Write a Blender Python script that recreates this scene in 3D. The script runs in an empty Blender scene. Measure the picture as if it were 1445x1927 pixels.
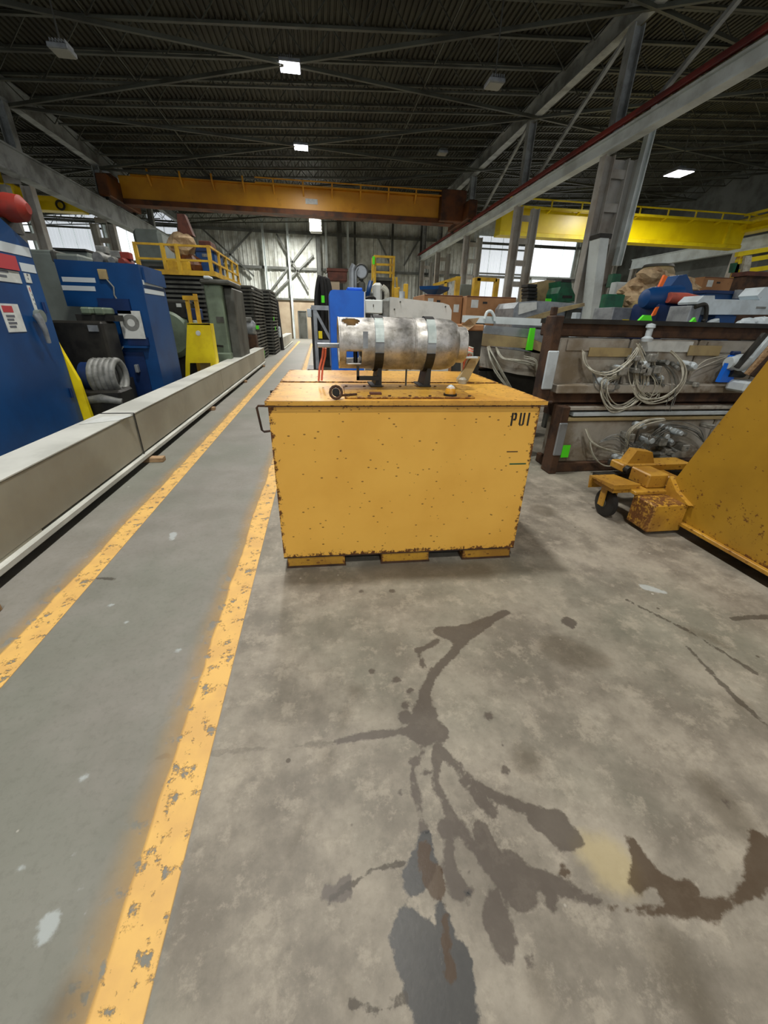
import bpy, bmesh, math, random
import numpy as np
from mathutils import Vector, Matrix
random.seed(7)
S = bpy.context.scene
COL = S.collection

# ------------------------------------------------------------------ camera, world, exposure
CX, CY, F, H = 722.5, 963.5, 735.0, 1.5
def _n(v): return v / np.linalg.norm(v)
_Y = _n(np.array([600 - CX, -(602 - CY), -F]))
_D = _n(np.array([690 - CX, -(2550 - CY), -F])); _D = _n(_D - _Y * _D.dot(_Y))
_Z = -_D; _X = np.cross(_Y, _Z)
RM = np.array([_X, _Y, _Z])
cam_d = bpy.data.cameras.new('camera'); cam = bpy.data.objects.new('camera', cam_d); COL.objects.link(cam)
cam_d.sensor_fit = 'VERTICAL'; cam_d.sensor_height = 24.0; cam_d.lens = 24.0 * F / 1927.0
cam_d.clip_start = 0.05; cam_d.clip_end = 200
mw = Matrix.Identity(4)
for i in range(3):
    for j in range(3): mw[i][j] = float(RM[i][j])
mw[2][3] = H
cam.matrix_world = mw
S.camera = cam
def ray(u, v): return RM @ np.array([u - CX, -(v - CY), -F])
def FL(u, v, z=0.0):
    r = ray(u, v); t = (z - H) / r[2]; return Vector((r[0]*t, r[1]*t, z))
def P(u, v, y):
    r = ray(u, v); t = y / r[1]; return Vector((r[0]*t, y, r[2]*t + H))
def PX(u, v, x):
    r = ray(u, v); t = x / r[0]; return Vector((x, r[1]*t, r[2]*t + H))
def rect(u0, v0, u1, v1, y):
    um, vm = (u0+u1)/2, (v0+v1)/2
    return P(u0, vm, y).x, P(um, v1, y).z, P(u1, vm, y).x, P(um, v0, y).z      # x0,z0,x1,z1

world = bpy.data.worlds.new('world'); S.world = world; world.use_nodes = True
bg = world.node_tree.nodes['Background']; bg.inputs[0].default_value = (0.93, 0.96, 1.0, 1); bg.inputs[1].default_value = 0.88
S.view_settings.view_transform = 'Standard'; S.view_settings.look = 'None'
S.view_settings.gamma = 1.0; S.view_settings.use_curve_mapping = False
S.view_settings.exposure = 0.0
LAMP_W = 300.0

# ------------------------------------------------------------------ materials
def lin(c):
    return tuple(((x/255)/12.92 if x/255 <= .04045 else ((x/255+.055)/1.055)**2.4) for x in c) + (1,)
class NT:
    def __init__(s, name):
        s.m = bpy.data.materials.new(name); s.m.use_nodes = True; s.t = s.m.node_tree
        s.b = s.t.nodes['Principled BSDF']; s.out = s.t.nodes['Material Output']
        s.tc = None
    def node(s, k, **kw):
        n = s.t.nodes.new(k)
        for a, b in kw.items(): setattr(n, a, b)
        return n
    def link(s, a, b): s.t.links.new(a, b)
    def co(s, world=False):
        if world:
            return s.node('ShaderNodeNewGeometry').outputs['Position']
        if not s.tc: s.tc = s.node('ShaderNodeTexCoord')
        return s.tc.outputs['Object']
    def noise(s, scale, detail=4, rough=.55, world=False, vec=None, stretch=None):
        n = s.node('ShaderNodeTexNoise'); n.inputs['Scale'].default_value = scale
        n.inputs['Detail'].default_value = detail; n.inputs['Roughness'].default_value = rough
        v = vec or s.co(world)
        if stretch:
            mp = s.node('ShaderNodeMapping'); mp.inputs['Scale'].default_value = stretch
            s.link(v, mp.inputs[0]); v = mp.outputs[0]
        s.link(v, n.inputs['Vector']); return n.outputs['Fac']
    def ramp(s, fac, a, b):
        n = s.node('ShaderNodeMapRange'); n.inputs[1].default_value = a; n.inputs[2].default_value = b
        n.interpolation_type = 'SMOOTHSTEP'
        s.link(fac, n.inputs[0]); return n.outputs[0]
    def math(s, op, a, b=None):
        n = s.node('ShaderNodeMath', operation=op)
        for i, x in enumerate((a, b)):
            if x is None: continue
            if isinstance(x, (int, float)): n.inputs[i].default_value = x
            else: s.link(x, n.inputs[i])
        return n.outputs[0]
    def mix(s, fac, a, b):
        n = s.node('ShaderNodeMix', data_type='RGBA')
        for i, x in ((0, fac), (6, a), (7, b)):
            if isinstance(x, (int, float)): n.inputs[i].default_value = x
            elif isinstance(x, tuple): n.inputs[i].default_value = x
            else: s.link(x, n.inputs[i])
        return n.outputs[2]
    def bump(s, h, strength=.2, dist=.01):
        n = s.node('ShaderNodeBump'); n.inputs['Strength'].default_value = strength; n.inputs['Distance'].default_value = dist
        s.link(h, n.inputs['Height']); s.link(n.outputs[0], s.b.inputs['Normal'])

def mat(name, col, rough=.5, metal=0.0, col2=None, ns=3.0, lo=.4, hi=.65, bump=0.0, bs=60.0,
        rust=None, rs=6.0, rt=(.62, .68), stretch=None, rcol=(74, 46, 24), spec=.5):
    t = NT(name); c = lin(col)
    if col2: c = t.mix(t.ramp(t.noise(ns, 5, .6, stretch=stretch), lo, hi), c, lin(col2))
    if rust:
        f = t.ramp(t.noise(rs, 8, .7), *rt); c = t.mix(t.math('MULTIPLY', f, rust), c, lin(rcol))
        rr = t.math('ADD', t.math('MULTIPLY', f, .35), rough); t.link(rr, t.b.inputs['Roughness'])
    else: t.b.inputs['Roughness'].default_value = rough
    if isinstance(c, tuple): t.b.inputs['Base Color'].default_value = c
    else: t.link(c, t.b.inputs['Base Color'])
    t.b.inputs['Metallic'].default_value = metal
    t.b.inputs['Specular IOR Level'].default_value = spec
    if bump: t.bump(t.noise(bs, 4), bump)
    return t.m
def emit(name, col, strength):
    t = NT(name); t.b.inputs['Base Color'].default_value = lin(col)
    t.b.inputs['Emission Color'].default_value = lin(col); t.b.inputs['Emission Strength'].default_value = strength
    return t.m

M = {}
M['grey_steel'] = mat('grey_steel', (168, 174, 174), .5, .1, (120, 124, 122), 1.2, rust=.25, rs=2.5)
M['white_steel'] = mat('white_steel', (218, 228, 228), .5, 0, (190, 198, 196), 1.0)
M['column_paint'] = mat('column_paint', (178, 178, 172), .6, 0, (150, 142, 130), .8, rust=.2, rs=3)
M['dark_steel'] = mat('dark_steel', (88, 90, 84), .6, .2, (60, 60, 54), 1.5)
M['deck'] = mat('roof_deck', (66, 66, 52), .65, .1, (50, 48, 36), .35, bump=.0)
M['joist'] = mat('joist_steel', (86, 90, 80), .55, .1, (62, 62, 52), .6)
M['red_rail'] = mat('red_conductor', (142, 52, 44), .5, 0, (100, 40, 36), 1.0)
M['orange'] = mat('crane_orange', (222, 158, 28), .4, 0, (204, 138, 22), .5, rust=.35, rs=1.5, rt=(.58, .72), rcol=(130, 80, 18))
M['orange_dark'] = mat('crane_brown', (112, 62, 20), .6, 0, (66, 40, 20), 1.2)
M['yellow_bright'] = mat('crane_yellow', (248, 222, 8), .32, 0, (226, 196, 4), .4)
M['yellow_guard'] = mat('guard_yellow', (240, 218, 20), .45, 0, (222, 196, 12), 2)
M['yellow_rail'] = mat('rail_yellow', (206, 166, 40), .5, 0, (176, 136, 34), 3)
M['wall'] = mat('wall_sheet', (222, 228, 222), .55, 0, (170, 172, 162), .45, .42, .62, rust=.45, rs=.35, rt=(.5, .66), rcol=(70, 68, 56))
M['masonry'] = mat('masonry', (178, 164, 140), .8, 0, (158, 142, 120), .6)
M['girt'] = mat('girt_steel', (110, 114, 110), .6, .1, (80, 82, 76), .8)
M['blue'] = mat('machine_blue', (2, 66, 122), .45, 0, (2, 54, 104), 1.0, bump=.03, bs=30)
M['blue_dark'] = mat('machine_navy', (14, 44, 92), .45, 0, (10, 34, 74), 2)
M['blue_plastic'] = mat('blue_plastic', (16, 106, 220), .42, 0, (14, 94, 204), 4)
M['white_paint'] = mat('white_paint', (208, 212, 208), .5, 0, (188, 192, 188), 6)
M['stripe'] = mat('stripe_white', (196, 206, 210), .5)
M['cab_grey'] = mat('cabinet_grey', (112, 122, 116), .55, 0, (98, 106, 100), 1.5)
M['black'] = mat('black_rubber', (22, 22, 22), .6, 0, (34, 33, 31), 6)
M['black_metal'] = mat('black_metal', (48, 47, 42), .5, .3, (32, 31, 28), 5)
M['green_grey'] = mat('press_green', (112, 128, 108), .5, 0, (92, 104, 88), 2, rust=.3, rs=4)
M['green'] = mat('machine_green', (14, 92, 62), .45, 0, (10, 70, 48), 5)
M['tag_green'] = mat('tag_green', (88, 232, 30), .6)
M['red'] = mat('red_paint', (140, 36, 22), .6, 0, (112, 40, 28), 5)
M['buckle'] = mat('buckle_steel', (214, 226, 222), .3, .35, (190, 204, 200), 12)
M['sign_red'] = mat('sign_red', (176, 60, 66), .5)
M['sign_ink'] = mat('sign_ink', (92, 96, 104), .6)
M['beige_beam'] = mat('beam_beige', (166, 164, 148), .42, .15, (146, 142, 126), .7, bump=.02, bs=20)
M['beam_cap'] = mat('beam_cap_white', (206, 208, 200), .5, 0, (182, 184, 176), 1.5)
M['wood'] = mat('timber', (176, 146, 110), .8, 0, (140, 110, 78), 8, stretch=(1, 6, 6))
M['card'] = mat('cardboard', (166, 122, 82), .85, 0, (148, 106, 70), 3)
M['kraft'] = mat('kraft_paper', (190, 166, 130), .85, 0, (150, 124, 92), 6, bump=.3, bs=12)
M['galv'] = mat('galvanised', (158, 164, 168), .42, .5, (132, 138, 142), 6)
M['mold'] = mat('mold_casting', (176, 172, 162), .6, .15, (128, 116, 96), 2.2, .38, .68, rust=.6, rs=3.5, rt=(.55, .66), rcol=(96, 76, 54), bump=.1)
M['rusty'] = mat('rusty_iron', (84, 60, 42), .8, .2, (52, 38, 30), 5, bump=.3)
M['tan'] = mat('tan_panel', (168, 150, 106), .6, 0, (134, 118, 86), 3)
M['hose'] = mat('hose_white', (196, 196, 182), .55, 0, (160, 156, 140), 8)
M['hose_grey'] = mat('hose_grey', (132, 134, 130), .5, .1, (96, 98, 94), 6)
M['plate_white'] = mat('end_plate', (196, 208, 214), .45, 0, (176, 186, 190), 5, rust=.5, rs=6)
M['steel'] = mat('bare_steel', (170, 176, 176), .3, .8, (130, 136, 136), 14)
M['amber'] = mat('beacon_amber', (224, 166, 56), .25, 0, (200, 138, 40), 10)
M['orange_hose'] = mat('hose_red', (222, 118, 94), .5)
M['red_duct'] = mat('red_duct', (186, 84, 66), .6, 0, (150, 74, 60), 6)
M['orange_paint'] = mat('orange_tag', (240, 110, 30), .5)
M['clear'] = mat('grey_fittings', (120, 120, 114), .35, .2, (160, 160, 152), 18, bump=.3, bs=30)
M['panel_light'] = emit('daylit_panel', (214, 220, 226), .75)
M['panel_bright'] = emit('daylit_window', (236, 242, 246), 1.3)
M['lens'] = emit('led_lens', (244, 240, 255), 14.0)
M['dull_glass'] = mat('unlit_lens', (150, 150, 138), .3)
M['brown'] = mat('brown_bin', (96, 52, 38), .7, 0, (70, 38, 28), 5)

# aluminium tank
t = NT('tank_aluminium')
c = t.mix(t.ramp(t.noise(9, 6, .7), .35, .7), lin((196, 194, 190)), lin((138, 136, 128)))
c = t.mix(t.math('MULTIPLY', t.ramp(t.noise(40, 3), .58, .7), .35), c, lin((104, 92, 70)))
t.link(c, t.b.inputs['Base Color']); t.b.inputs['Metallic'].default_value = .75
t.link(t.ramp(t.noise(14, 5), -.2, 1.3), t.b.inputs['Roughness']); t.bump(t.noise(22, 5), .12)
M['tank'] = t.m

# chipped yellow steel (wear gathered along edges through an 'edge' attribute + small chips everywhere)
def chipped(name, c1, c2, chips=1.0, topdirt=False):
    t = NT(name)
    c = t.mix(t.ramp(t.noise(2.2, 4), .35, .7), lin(c1), lin(c2))
    at = t.node('ShaderNodeAttribute', attribute_name='edge').outputs['Fac']
    n1 = t.noise(26, 8, .75)
    e = t.ramp(t.math('ADD', n1, t.math('MULTIPLY', at, .26)), .70, .76)
    # scattered elongated chips
    mp = t.node('ShaderNodeMapping'); mp.inputs['Rotation'].default_value = (0, .35, 0); mp.inputs['Scale'].default_value = (23, 23, 42)
    t.link(t.co(), mp.inputs[0])
    vo = t.node('ShaderNodeTexVoronoi'); vo.inputs['Scale'].default_value = 1.0; vo.inputs['Randomness'].default_value = 1.0
    t.link(mp.outputs[0], vo.inputs['Vector'])
    sep = t.node('ShaderNodeSeparateColor'); t.link(vo.outputs['Color'], sep.inputs[0])
    thr = t.math('MULTIPLY', t.ramp(sep.outputs[0], .30, .9), .19 * chips)
    d = t.math('SUBTRACT', thr, vo.outputs['Distance'])
    dots = t.math('MULTIPLY', t.ramp(d, 0.0, .03), .8)
    f = t.math('MAXIMUM', e, dots)
    rustc = t.mix(t.noise(60, 3), lin((58, 32, 12)), lin((128, 78, 26)))
    c = t.mix(f, c, rustc)
    if topdirt:
        c = t.mix(t.math('MULTIPLY', t.ramp(t.noise(5, 6, .7), .42, .7), .45), c, lin((150, 104, 48)))
        c = t.mix(t.math('MULTIPLY', t.ramp(t.noise(46, 5, .7), .55, .68), .6), c, lin((122, 78, 34)))
    t.link(c, t.b.inputs['Base Color'])
    t.link(t.math('ADD', t.math('MULTIPLY', f, .35), .42), t.b.inputs['Roughness'])
    t.bump(t.math('SUBTRACT', t.math('MULTIPLY', t.noise(30, 3), .3), f), .15, .004)
    return t.m
M['box_yellow'] = chipped('box_yellow', (240, 186, 80), (230, 174, 70))
M['box_top'] = chipped('box_top_yellow', (224, 172, 70), (208, 152, 58), 1.2, True)
M['hopper_yellow'] = chipped('hopper_yellow', (176, 136, 40), (158, 120, 34), .9)
M['worn_yellow'] = chipped('worn_yellow', (198, 152, 52), (150, 108, 38), 1.6, True)

# concrete floor
def floor_mat():
    t = NT('concrete')
    P_ = t.co(True)
    A = lambda n: t.node('ShaderNodeAttribute', attribute_name=n).outputs['Fac']
    n_big = t.noise(.55, 5, .6, True); n_mid = t.noise(2.6, 8, .65, True); n_fin = t.noise(34, 6, .7, True); n_e = t.noise(19, 5, .7, True)
    c = t.mix(t.ramp(n_mid, .35, .68), lin((116, 110, 99)), lin((160, 153, 139)))
    c = t.mix(t.math('MULTIPLY', t.ramp(n_big, .42, .62), .5), c, lin((126, 128, 114)))
    c = t.mix(t.math('MULTIPLY', t.ramp(t.noise(7, 8, .78, True), .50, .62), .5), c, lin((172, 164, 148)))
    lane = A('lane')
    lc = t.mix(t.ramp(n_mid, .3, .7), lin((126, 124, 116)), lin((142, 139, 132)))
    lc = t.mix(t.math('MULTIPLY', t.ramp(n_big, .4, .6), .5), lc, lin((116, 122, 110)))
    c = t.mix(lane, c, lc)
    c = t.mix(t.math('MULTIPLY', t.math('SUBTRACT', n_fin, .5), .9), c, lin((70, 66, 58)))
    # pale scuffs and specks
    v = t.node('ShaderNodeTexVoronoi'); v.inputs['Scale'].default_value = 7.0; t.link(P_, v.inputs['Vector'])
    sp = t.node('ShaderNodeSeparateColor'); t.link(v.outputs['Color'], sp.inputs[0])
    dd = t.math('SUBTRACT', t.math('MULTIPLY', t.ramp(sp.outputs[1], .7, 1.0), .075), v.outputs['Distance'])
    c = t.mix(t.math('MULTIPLY', t.ramp(dd, -.005, .01), .55), c, lin((196, 192, 182)))
    v2 = t.node('ShaderNodeTexVoronoi'); v2.inputs['Scale'].default_value = 9.0; v2.inputs['Randomness'].default_value = 1
    mp = t.node('ShaderNodeMapping'); mp.inputs['Location'].default_value = (3.3, 1.7, 0); t.link(P_, mp.inputs[0]); t.link(mp.outputs[0], v2.inputs['Vector'])
    sp2 = t.node('ShaderNodeSeparateColor'); t.link(v2.outputs['Color'], sp2.inputs[0])
    dd2 = t.math('SUBTRACT', t.math('MULTIPLY', t.ramp(sp2.outputs[0], .72, 1.0), .09), v2.outputs['Distance'])
    c = t.mix(t.math('MULTIPLY', t.math('MULTIPLY', t.ramp(dd2, -.01, .02), .7), t.math('SUBTRACT', 1.0, lane)), c, lin((66, 58, 48)))
    en = t.math('MULTIPLY', t.math('SUBTRACT', n_e, .5), .034)
    en = t.math('ADD', en, t.math('MULTIPLY', t.math('SUBTRACT', t.noise(60, 4, .6, True), .5), .02))
    en = t.math('ADD', en, t.math('MULTIPLY', t.math('SUBTRACT', t.noise(7, 3, .6, True), .5), .05))
    def st(name, lo, hi, amt, col, cc):
        f = t.math('MULTIPLY', t.ramp(t.math('ADD', A(name), en), lo, hi), amt)
        return t.mix(f, cc, lin(col)), f
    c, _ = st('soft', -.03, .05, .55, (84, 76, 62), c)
    c, _ = st('pale', -.03, .03, .7, (178, 164, 124), c)
    c, _ = st('brown', -.006, .006, .85, (68, 52, 34), c)
    c, fo = st('oil', -.010, .001, .82, (80, 72, 65), c)
    c, fw = st('wet', -.005, .004, .9, (58, 60, 61), c)
    c, fr = st('rustpool', -.004, .004, .85, (72, 54, 34), c)
    c, _ = st('crack', -.008, -.001, .75, (66, 60, 52), c)
    c, _ = st('joint', -.008, -.001, .35, (84, 78, 68), c)
    c, _ = st('white', -.005, .01, .75, (176, 184, 184), c)
    t.link(c, t.b.inputs['Base Color'])
    r = t.math('ADD', t.math('MULTIPLY', n_mid, .25), .42)
    r = t.math('SUBTRACT', r, t.math('MULTIPLY', t.math('MAXIMUM', fo, 0), .12))
    r = t.math('SUBTRACT', r, t.math('MULTIPLY', t.math('MAXIMUM', fw, fr), .2))
    t.link(r, t.b.inputs['Roughness'])
    t.b.inputs['Specular IOR Level'].default_value = .35
    t.bump(t.math('ADD', t.math('MULTIPLY', n_fin, .5), n_mid), .10, .01)
    return t.m
M['floor'] = floor_mat()
def line_mat():
    t = NT('floor_line_paint')
    sx = t.node('ShaderNodeSeparateXYZ'); t.link(t.co(), sx.inputs[0])
    n = t.noise(14, 7, .7); nb = t.noise(2.2, 3); nf = t.noise(55, 5, .7)
    # local x: 0 = clean right edge, negative = over-sprayed left side
    wob = t.math('MULTIPLY', t.math('SUBTRACT', nb, .5), .05)
    x = t.math('ADD', sx.outputs[0], wob)
    solid = t.ramp(x, -.145, -.125)
    spray = t.math('MULTIPLY', t.ramp(x, -.25, -.10), .24)
    a = t.math('MAXIMUM', solid, spray)
    a = t.math('MULTIPLY', a, t.ramp(sx.outputs[0], .002, -.004))
    wear = t.ramp(t.math('ADD', n, t.math('MULTIPLY', nf, .35)), .80, .72)
    a = t.math('MULTIPLY', a, wear)
    # fades out along length ends
    c = t.mix(t.ramp(t.noise(6, 5), .35, .65), lin((230, 186, 104)), lin((216, 172, 100)))
    t.link(c, t.b.inputs['Base Color']); t.b.inputs['Roughness'].default_value = .6
    t.link(a, t.b.inputs['Alpha'])
    t.m.surface_render_method = 'DITHERED' if hasattr(t.m, 'surface_render_method') else None
    return t.m
M['line'] = line_mat()

# ------------------------------------------------------------------ mesh helpers
def root_of(o):
    while o.parent: o = o.parent
    return o
class B:
    def __init__(s): s.v = []; s.f = []; s.sm = False
    def add(s, vs, fs):
        k = len(s.v); s.v += [tuple(map(float, p)) for p in vs]; s.f += [tuple(i + k for i in f) for f in fs]; return s
    def box(s, x0, y0, z0, x1, y1, z1):
        return s.add([(x0,y0,z0),(x1,y0,z0),(x1,y1,z0),(x0,y1,z0),(x0,y0,z1),(x1,y0,z1),(x1,y1,z1),(x0,y1,z1)],
                     [(0,3,2,1),(4,5,6,7),(0,1,5,4),(1,2,6,5),(2,3,7,6),(3,0,4,7)])
    def bbox(s, x0, y0, z0, x1, y1, z1, r=.01):      # bevelled box
        x = [x0, x1]; y = [y0, y1]; z = [z0, z1]; vs = []; idx = {}
        for i in (0,1):
            for j in (0,1):
                for k in (0,1):
                    sx, sy, sz = (1,-1)[i]*r, (1,-1)[j]*r, (1,-1)[k]*r
                    for a, p in enumerate(((x[i], y[j]+sy, z[k]+sz), (x[i]+sx, y[j], z[k]+sz), (x[i]+sx, y[j]+sy, z[k]))):
                        idx[i,j,k,a] = len(vs); vs.append(p)
        fs = []
        for i in (0,1): fs.append([idx[i,0,0,0], idx[i,1,0,0], idx[i,1,1,0], idx[i,0,1,0]][::(-1 if i == 0 else 1)])
        for j in (0,1): fs.append([idx[0,j,0,1], idx[1,j,0,1], idx[1,j,1,1], idx[0,j,1,1]][::(1 if j == 0 else -1)])
        for k in (0,1): fs.append([idx[0,0,k,2], idx[1,0,k,2], idx[1,1,k,2], idx[0,1,k,2]][::(-1 if k == 0 else 1)])
        for i in (0,1):
            for j in (0,1): fs.append([idx[i,j,0,0], idx[i,j,1,0], idx[i,j,1,1], idx[i,j,0,1]])
        for i in (0,1):
            for k in (0,1): fs.append([idx[i,0,k,0], idx[i,1,k,0], idx[i,1,k,2], idx[i,0,k,2]])
        for j in (0,1):
            for k in (0,1): fs.append([idx[0,j,k,1], idx[1,j,k,1], idx[1,j,k,2], idx[0,j,k,2]])
        for i in (0,1):
            for j in (0,1):
                for k in (0,1): fs.append([idx[i,j,k,0], idx[i,j,k,1], idx[i,j,k,2]])
        return s.add(vs, fs)
    def bar(s, p, q, w, h=None, up=(0,0,1)):
        h = h or w; p, q = Vector(p), Vector(q); d = (q-p).normalized(); up = Vector(up)
        if abs(d.dot(up)) > .98: up = Vector((1,0,0))
        a = d.cross(up).normalized()*w/2; b = a.cross(d).normalized()*h/2
        vs = [p-a-b, p+a-b, p+a+b, p-a+b, q-a-b, q+a-b, q+a+b, q-a+b]
        return s.add(vs, [(0,3,2,1),(4,5,6,7),(0,1,5,4),(1,2,6,5),(2,3,7,6),(3,0,4,7)])
    def ibeam(s, p, q, w, h, tf=.03, tw=.02, up=(0,0,1)):
        p, q = Vector(p), Vector(q); d = (q-p).normalized(); up = Vector(up)
        if abs(d.dot(up)) > .98: up = Vector((1,0,0))
        a = d.cross(up).normalized(); u = a.cross(d).normalized()
        s.bar(p+u*(h/2-tf/2), q+u*(h/2-tf/2), w, tf, up); s.bar(p-u*(h/2-tf/2), q-u*(h/2-tf/2), w, tf, up); s.bar(p, q, tw, h-2*tf, up)
        return s
    def tube(s, pts, r, n=8, closed=False):
        pts = [Vector(p) for p in pts]; m = len(pts); vs = []; fs = []
        prev = None
        for i, p in enumerate(pts):
            if closed: d = pts[(i+1) % m] - pts[i-1]
            else: d = pts[min(i+1, m-1)] - pts[max(i-1, 0)]
            if d.length < 1e-9: d = Vector((0,0,1))
            d.normalize()
            if prev is None:
                a = d.cross(Vector((0,0,1)) if abs(d.z) < .9 else Vector((1,0,0))).normalized()
            else:
                a = (prev - d*prev.dot(d))
                a = a.normalized() if a.length > 1e-6 else d.orthogonal().normalized()
            prev = a; b = d.cross(a)
            rr = r[i] if isinstance(r, (list, tuple)) else r
            for k in range(n):
                an = 2*math.pi*k/n; vs.append(p + (a*math.cos(an) + b*math.sin(an))*rr)
        for i in range(m if closed else m-1):
            j = (i+1) % m
            for k in range(n):
                l = (k+1) % n; fs.append((i*n+k, i*n+l, j*n+l, j*n+k))
        if not closed: fs.append(tuple(range(n))[::-1]); fs.append(tuple((m-1)*n+k for k in range(n)))
        s.sm = True
        return s.add(vs, fs)
    def cyl(s, p, q, r, n=16): return s.tube([p, q], r, n)
    def lathe(s, prof, c, axis='z', n=32):          # prof: (along, radius)
        vs = []; fs = []; c = Vector(c)
        for a, r in prof:
            for k in range(n):
                an = 2*math.pi*k/n; x, y = r*math.cos(an), r*math.sin(an)
                v = {'z': (x, y, a), 'x': (a, x, y), 'y': (y, a, x)}[axis]; vs.append(c + Vector(v))
        for i in range(len(prof)-1):
            for k in range(n):
                l = (k+1) % n; fs.append((i*n+k, i*n+l, (i+1)*n+l, (i+1)*n+k))
        s.sm = True
        return s.add(vs, fs)
    def prism(s, poly, ax, d0, d1):                  # poly in the two other axes
        mk = {'y': lambda p, d: (p[0], d, p[1]), 'x': lambda p, d: (d, p[0], p[1]), 'z': lambda p, d: (p[0], p[1], d)}[ax]
        n = len(poly); vs = [mk(p, d0) for p in poly] + [mk(p, d1) for p in poly]
        fs = [tuple(range(n))[::-1], tuple(range(n, 2*n))] + [(i, (i+1) % n, n+(i+1) % n, n+i) for i in range(n)]
        return s.add(vs, fs)
    def build(s, name, m, parent=None, local=False, struct=False, smooth=None):
        me = bpy.data.meshes.new(name)
        off = Vector((0,0,0)) if (local or parent is None) else root_of(parent).location
        me.from_pydata([(a-off.x, b-off.y, c-off.z) for a, b, c in s.v], [], s.f)
        bm = bmesh.new(); bm.from_mesh(me); bmesh.ops.recalc_face_normals(bm, faces=bm.faces); bm.to_mesh(me); bm.free()
        me.materials.append(M[m] if isinstance(m, str) else m)
        o = bpy.data.objects.new(name, me); COL.objects.link(o)
        if (s.sm if smooth is None else smooth):
            me.polygons.foreach_set('use_smooth', [True]*len(me.polygons))
            try: me.set_sharp_from_angle(angle=math.radians(40))
            except Exception: pass
        if parent: o.parent = parent
        if struct: o['kind'] = 'structure'
        return o
def thing(name, label, cat, loc=(0,0,0), group=None):
    o = bpy.data.objects.new(name, None); COL.objects.link(o); o.location = loc; o.empty_display_size = .1
    o['label'] = label; o['category'] = cat
    if group: o['group'] = group
    return o
def tag(o, label, cat, group=None):
    o['label'] = label; o['category'] = cat
    if group: o['group'] = group
    return o
def sub(parent, name, m, fn, label=None, **kw):
    b = B(); fn(b); o = b.build(name, m, parent, **kw)
    if label: o['label'] = label
    return o
def wear(o, axes='xz', d=.035):
    """edge attribute: 1 at the outer borders of the part, 0 inside (for paint chipping)"""
    me = o.data; bm = bmesh.new(); bm.from_mesh(me)
    for _ in range(5): 
        es = [e for e in bm.edges if e.calc_length() > .07]
        if not es: break
        bmesh.ops.subdivide_edges(bm, edges=es, cuts=1, use_grid_fill=True)
    bm.to_mesh(me); bm.free()
    co = np.zeros(len(me.vertices)*3); me.vertices.foreach_get('co', co); co = co.reshape(-1, 3)
    mn, mx = co.min(0), co.max(0); e = np.zeros(len(co))
    dd = []
    for a in 'xyz':
        i = 'xyz'.index(a)
        if a in axes and mx[i]-mn[i] > .1: dd.append(np.minimum(co[:, i]-mn[i], mx[i]-co[:, i]))
    dm = np.min(dd, axis=0) if dd else np.ones(len(co))*.01
    e = np.exp(-dm/d)
    at = me.attributes.new('edge', 'FLOAT', 'POINT'); at.data.foreach_set('value', e.astype(np.float32))
    return o

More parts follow.
